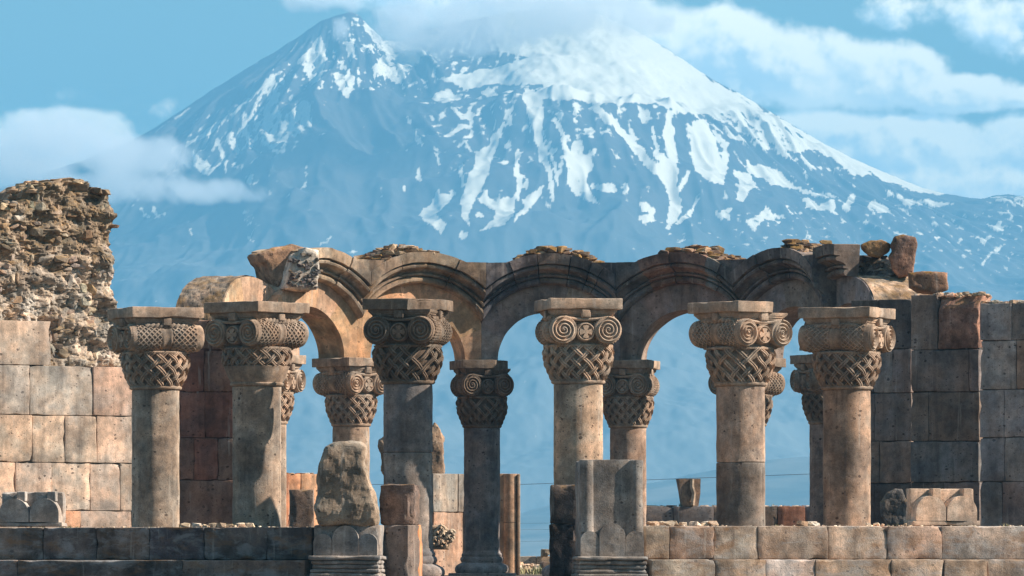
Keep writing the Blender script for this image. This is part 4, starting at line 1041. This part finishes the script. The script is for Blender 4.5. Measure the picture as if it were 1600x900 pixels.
twin_arch(1424, 1529, 763, 821.5, 96.8, R(16), (.42, .33, .26), 'sunlit pale block with two carved round arches on the right platform', 82)

def pedestal(px0, px1, ytop, ysplit, ybase, D, rz, tint, label, seed, tall):
    k = D/10000; w = (px1-px0)*k/math.cos(rz); z0 = Z(ybase, D)
    root = thing('carved_pedestal', (X((px0+px1)/2, D), D, -.05), rz, label, 'pedestal')
    zz = lambda y: Z(y, D)+.05
    # moulded base
    mb = MB(); hb = zz(ybase)
    V, F = worn_box(w*1.02, .95, hb, r=.012, step=.15, wear=.004, seed=seed); V += np.array([0, .42, hb/2]); mb.add(V, F, tuple(c*.9 for c in tint))
    for q, (z_, hh, pr_) in enumerate(((hb-.035, .06, .10), (hb-.10, .05, .06), (hb-.165, .05, .045), (hb-.225, .05, .06), (hb-.29, .06, .08))):
        V, F = worn_box(w+pr_*2*.6, .95+pr_*2, hh, r=.02, step=.12, wear=.005, seed=seed+q, chip=.1); V += np.array([0, .42, z_]); mb.add(V, F, tint)
    mb.build('moulded_base', M_CARVE, root, smooth=40)
    # die with three carved arches along its foot
    za, zb = zz(ybase), zz(ytop)
    V, F = worn_box(w, .80, zb-za-.004, r=.014, step=.12, wear=.005, seed=seed+9, chip=.10); V += np.array([0, .44, (za+zb)/2]); mbd = MB().add(V, F, tint)
    mbd.build('die', M_SHAFT, root, smooth=35)
    zsp = zz(ysplit); rc_ = w*.205
    for cx, r in ((0, rc_), (-w*.5+w*.145, w*.145), (w*.5-w*.145, w*.145)):
        P = arc_pts(cx, za+.004, zsp-.0, r) if cx == 0 else arc_pts(cx, za+.004, zsp-.06, r)
        V, F = prism(P, -.045 if cx == 0 else -.035, .1); MB().add(rough_mesh(V, seed, .003), F, tuple(c*1.03 for c in tint)).build('arch_panel', M_CARVE, root)
    if tall:
        for sx in (-1, 1):
            V, F = lathe([(w*.10, za+.35), (w*.10, zb-.01)], 28); 
            Zs = np.linspace(0, 1, 2); V[:, 1] = V[:, 1]*.9+.06; V[:, 0] += sx*w*.39; MB().add(rough_mesh(V, seed, .003), F, tint).build('half_column', M_SHAFT, root, smooth=40)
    return root
pedestal(490, 590, 820, 842, 868, 93.9, R(-6), (.22, .195, .18), 'low grey pedestal with three carved arches, carrying the rounded boulder', 91, False)
pedestal(907, 1006, 718, 838, 869, 93.9, R(5), (.245, .22, .20), 'tall pale grey carved pedestal with half columns and three small arches, right of the gap', 92, True)
pix_rock('boulder', [(497, 820), (492, 790), (494, 750), (497, 718), (508, 700), (524, 692), (560, 691), (571, 698), (568, 722), (574, 748), (586, 775), (590, 800), (588, 820)], 93.7, .75, 55, (.25, .20, .155), M_SHAFT, 'tall rounded stained boulder standing on the low carved pedestal', rough=.035, dy=.5)
def block(name, px0, px1, yt, yb, D, rz, dep, tint, label, mat=None, seed=0, group=None, wear=.012, chip=.15, r=.02, cat='stone block'):
    k = D/10000; w = (px1-px0)*k/math.cos(rz) if abs(rz) < .01 else (px1-px0)*k; h = (yb-yt)*k
    V, F = worn_box(w, dep, h, r=r, step=.07, wear=wear, seed=seed, chip=chip); V += np.array([0, dep/2, h/2])
    return solo(name, MB().add(V, F, tint), mat or M_RUBBLE, (X((px0+px1)/2, D), D, Z(yb, D)), rz, label, cat, group, smooth=35)
block('stone_block', 593, 647, 757, 820, 94.6, R(-10), .5, (.16, .115, .095), 'rough dark brown block on top of the orange-edged pillar beside the boulder', seed=101, wear=.02)
block('stone_pillar', 592, 640, 820.5, 915, 94.5, R(-25), .42, (.155, .125, .11), 'squat square pillar with an orange sunlit side, under the rough dark block', M_ASH, seed=102, wear=.005, cat='pillar')
block('pillar_lit_side', 639, 653, 820, 915, 95.0, R(-8), .45, (.42, .20, .10), 'orange sunlit side of the squat pillar, the sunlight put into its colour', M_ASH, seed=103, wear=.004, r=.01, cat='lit pillar side')  # pillar's lit side as a separate piece, sunlight painted in orange
block('stone_block', 859, 904, 757.5, 818, 95.0, R(-4), .7, (.105, .09, .085), 'upper one of two black stacked blocks beside the tall pedestal', seed=104)
block('stone_block', 858, 904, 819, 915, 95.0, R(-4), .75, (.075, .065, .065), 'lower one of two black stacked blocks beside the tall pedestal', seed=105)

# ------------------------------------------------------------------ behind: low walls, slabs and fragments
def lowwall(name, px0, px1, yt, yb, D, js, ts, label, seed, depth=.5, D1=None):
    root, s_, Dm_, L_ = ashlar(name, px0, D, px1, D1 or D, [(yt, yb, [px0]+js+[px1], ts)], label, seed=seed, depth=depth)
    return root, s_, Dm_, L_
w, s_, Dm_, L_ = lowwall('low_wall', 440, 500, 740, 915, 131.0, [452, 470], [(.40, .18, .10), (.46, .25, .15), (.45, .28, .18)], 'orange remnant wall seen between the second column and the boulder', 7, D1=132.0)
rubble_line(w, 0, L_, Z(740, 131.5), 10, .03, 64, .4)
block('stone_block', 452, 490, 765, 915, 129.5, R(0), .4, (.20, .145, .115), 'shaded brown block in front of the orange remnant wall', seed=106)
ashlar('low_wall', 678, 131.0, 745, 132.6, [(740, 800, [678, 716, 745], [(.27, .24, .21), (.25, .22, .19)]), (800.5, 930, [678, 745], [(.33, .22, .16)])], 'grey over brown slab wall just left of the central slender column', seed=8)
wq = thing('half_column_pier', (X(798, 132), 132, 0), R(6), 'sunlit tan pier with a half column, just right of the central slender column', 'pier')
mb = MB(); h_ = Z(740, 132)
V, F = worn_box(.44, .5, h_, r=.015, step=.1, wear=.006, seed=9, chip=.1); V += np.array([-.02, .35, h_/2]); mb.add(V, F, (.40, .30, .22)); mb.build('pier_block', M_ASH, wq, smooth=35)
for z0_, z1_ in ((0, .86*h_*.6), (.52*h_, h_-.005)):
    V, F = lathe([(.135, z0_+.003), (.135, z1_)], 28); V += np.array([0, .1, 0]); MB().add(rough_mesh(V, 3, .004), F, (.45, .31, .21)).build('half_column', M_SHAFT, wq, smooth=40) if z0_ == 0 else MB().add(rough_mesh(V, 3, .004), F, (.43, .30, .21)).build('half_column', M_SHAFT, wq, smooth=40)
V, F = worn_box(.05, .3, h_-.02, r=.01, step=.2, wear=.002); V += np.array([.17, .12, h_/2]); MB().add(V, F, (.42, .31, .22)).build('edge_fillet', M_ASH, wq, smooth=35)
w, s_, Dm_, L_ = lowwall('low_wall', 1000, 1300, 791, 915, 146, [1052, 1115, 1215, 1258], [(.17, .14, .13), (.19, .16, .145), (.2, .15, .12), (.30, .14, .085), (.16, .13, .12)], 'long low dark wall crossing behind the right columns', 9)
rubble_line(w, 0, L_, Z(791, 146), 50, .035, 65, .45)
w, s_, Dm_, L_ = lowwall('low_wall', 700, 915, 869, 915, 150, [780, 838], [(.36, .28, .21), (.33, .27, .21)], 'very low tan kerb wall closing the bottom of the central gap', 10)
rb2 = MB(); rnd = random.Random(33)
for q in range(60):
    V, F = rock((rnd.uniform(.08, .28), .2, rnd.uniform(.06, .2)), 900+q); V = rotz(V, rnd.uniform(0, 6)); V += np.array([rnd.uniform(-.6, .6), rnd.uniform(0, .8), rnd.uniform(.0, .16)]); rb2.add(V, F, jit(rnd.choice([PALE, BEIGE, (.5, .42, .34)]), .15, rnd))
o = solo('rubble_heap', rb2, M_RUBBLE, (X(835, 140), 140, 0.04), 0, 'loose heap of pale stones lying in the central gap', 'rubble'); o['kind'] = 'stuff'
block('stone_block', 846, 861, 858, 870, 149.8, R(5), .2, (.36, .29, .22), 'tiny block standing on the kerb wall left of the black stacked blocks', seed=107)
block('column_drum', 846, 862, 878, 915, 138, R(5), .3, (.22, .17, .14), 'brown squat stone low down left of the black stacked blocks', seed=108)
# small carved fragment on the long low wall
root = thing('capital_fragment', (X(1077, 146.1), 146.15, Z(791, 146)), R(10), 'small carved tapering fragment standing alone on the long low wall', 'carved fragment')
k = .0146; P = [(-.16, 0), (.20, 0), (.24, .30), (.25, .63), (-.26, .63), (-.22, .35)]
V, F = prism(P, -.1, .22); MB().add(rough_mesh(V, 4, .02), F, (.26, .18, .13)).build('body', M_RUBBLE, root)
V, F = sweep(np.array([[.04, -.12, .62], [.03, -.16, .45], [.08, -.14, .3], [.06, -.17, .15], [.05, -.13, .02]]), np.tile([0, -1, 0], (5, 1)), .10, .10, 6); MB().add(V, F, (.45, .34, .25)).build('carved_rib', M_CARVE, root, smooth=50)
# statue-like fragment and orange pier behind the dark column
D = 134.5
block('stone_pier', 660, 694, 788, 915, D, R(0), .45, (.46, .22, .12), 'narrow orange pier peeping out right of the dark front-facing column', M_ASH, seed=110, wear=.006, cat='pier')
block('pier_capstone', 655, 696, 750, 788, D-.02, R(0), .5, (.42, .31, .22), 'pale moulded cap block on the narrow orange pier', M_CARVE, seed=111, wear=.008, cat='cap stone')
pix_rock('carved_figure_fragment', [(602, 748), (594, 735), (596, 712), (591, 700), (592, 690), (600, 682), (640, 672), (672, 668), (680, 659), (686, 668), (693, 684), (692, 712), (694, 738), (692, 750), (640, 752)], D, .4, 66, (.33, .24, .175), M_RUBBLE, 'tall worn carved fragment showing on both sides of the dark front-facing column', cat='carved fragment', rough=.03, dy=.2, sub=.04)
orn = MB(); rnd = random.Random(9)
for (x_, z_, r_) in ((-.12, .05, .10), (.04, .0, .09), (.16, .10, .09), (.05, .17, .09), (-.08, .2, .09), (.2, .22, .07), (-.02, .30, .08)):
    n = 26; a = np.linspace(0, 2*math.pi*1.35, n); rr = r_*np.linspace(1, .35, n)
    V, F = sweep(np.stack([x_+rr*np.cos(a), np.full(n, -.05)+.03*np.sin(a*2), z_+rr*np.sin(a)], 1), np.tile([0, -1, 0], (n, 1)), .06, .09, 6); orn.add(V, F, (.58, .46, .34))
V, F = big_rock([(-.25, -.1), (.15, -.12), (.25, .2), (.05, .4), (-.25, .35)], .2, 5, .02); V[:, 1] += .08; orn.add(V, F, (.42, .32, .23))
D = 129.0
solo('scroll_ornament', orn, M_CARVE, (X(690, D), D, Z(850, D)), R(10), 'pale curling carved leaf ornament beside the foot of the dark front-facing column', 'carved ornament', smooth=50)

# ------------------------------------------------------------------ overhead line across the plain
for pts in ([(-7000, 0, 11), (0, 0, 0)],):
    pass
mb = MB(); D = 420
xs_ = np.linspace(-60, 60, 80)
zc = np.interp(xs_*10000/D+800, [812, 1282], [757, 740]); z_ = EYE+(872-zc)*D/10000
V, F = sweep(np.stack([xs_, np.full(80, D), z_], 1), np.tile([0, -1, 0], (80, 1)), .035, .035, 5); mb.add(V, F, (.05, .05, .05))
solo('power_cable', mb, simple('cable_black', (.04, .04, .045)), (0, 0, 0), 0, 'thin dark overhead cable crossing behind the columns above the plain', 'cable')
mb = MB(); D = 900; xs_ = np.linspace(-120, 120, 80)
for yy_ in (818, 828, 846):
    zc = yy_+(xs_*10000/D)*-.012; z_ = EYE+(872-zc)*D/10000
    V, F = sweep(np.stack([xs_, np.full(80, D), z_], 1), np.tile([0, -1, 0], (80, 1)), .04, .04, 4); 
    solo('power_cable', MB().add(V, F, (1, 1, 1)), bpy.data.materials['cable_black'], (0, 0, 0), 0, {818: 'highest of three faint distant cables low in the central gap', 828: 'middle one of three faint distant cables low in the central gap', 846: 'lowest of three faint distant cables low in the central gap'}[yy_], 'cable', 'distant cables')

# ------------------------------------------------------------------ dry grass in the joints and on the ledges
def tufts(spots, seed):
    mb = MB(); rnd = random.Random(seed)
    for x, y, z, sz in spots:
        for q in range(rnd.randint(7, 16)):
            a = rnd.uniform(0, 6.28); l = sz*rnd.uniform(.5, 1.1); b = rnd.uniform(.1, .7)*l; w = .004+sz*.02
            px_, py_ = x+rnd.uniform(-sz, sz)*.4, y+rnd.uniform(-sz, sz)*.3; c, s_ = math.cos(a), math.sin(a)
            P = [(px_-s_*w, py_+c*w, z), (px_+s_*w, py_-c*w, z), (px_+c*b*.4-s_*w*.7, py_+s_*b*.4+c*w*.7, z+l*.6), (px_+c*b*.4+s_*w*.7, py_+s_*b*.4-c*w*.7, z+l*.6), (px_+c*b, py_+s_*b, z+l*.9)]
            mb.add(P, [(0, 1, 3, 2), (2, 3, 4)], jit(rnd.choice([(.36, .30, .15), (.28, .25, .12), (.16, .17, .07)]), .15, rnd))
    o = mb.build('dry_grass', GRASSM); o['kind'] = 'stuff'
GRASSM = bpy.data.materials.new('dry_grass_blade'); GRASSM.use_nodes = True; t = NT(GRASSM.node_tree); a_ = t.node('ShaderNodeAttribute', attribute_name='tint')
t.set(t.n['Principled BSDF'].inputs['Base Color'], a_.outputs['Color']); t.n['Principled BSDF'].inputs['Roughness'].default_value = .9
rnd = random.Random(77); sp = []
for q in range(26): px_ = rnd.choice([rnd.uniform(275, 366), rnd.uniform(20, 480)]); D = rnd.uniform(97.0, 98.5); sp.append((X(px_, D), D, .79, rnd.uniform(.05, .11)))
for q in range(26): px_ = rnd.choice([rnd.uniform(1012, 1110), rnd.uniform(1200, 1290), rnd.uniform(1370, 1600)]); D = rnd.uniform(96.6, 98.5); sp.append((X(px_, D), D, .81, rnd.uniform(.04, .10)))
for q in range(14): px_ = rnd.uniform(812, 858); D = rnd.uniform(136, 141); sp.append((X(px_, D), D, 0.0, rnd.uniform(.15, .32)))
for q in range(8): px_ = rnd.uniform(1010, 1290); sp.append((X(px_, 146.2), 146.2, Z(791, 146), rnd.uniform(.04, .1)))
tufts(sp, 5)
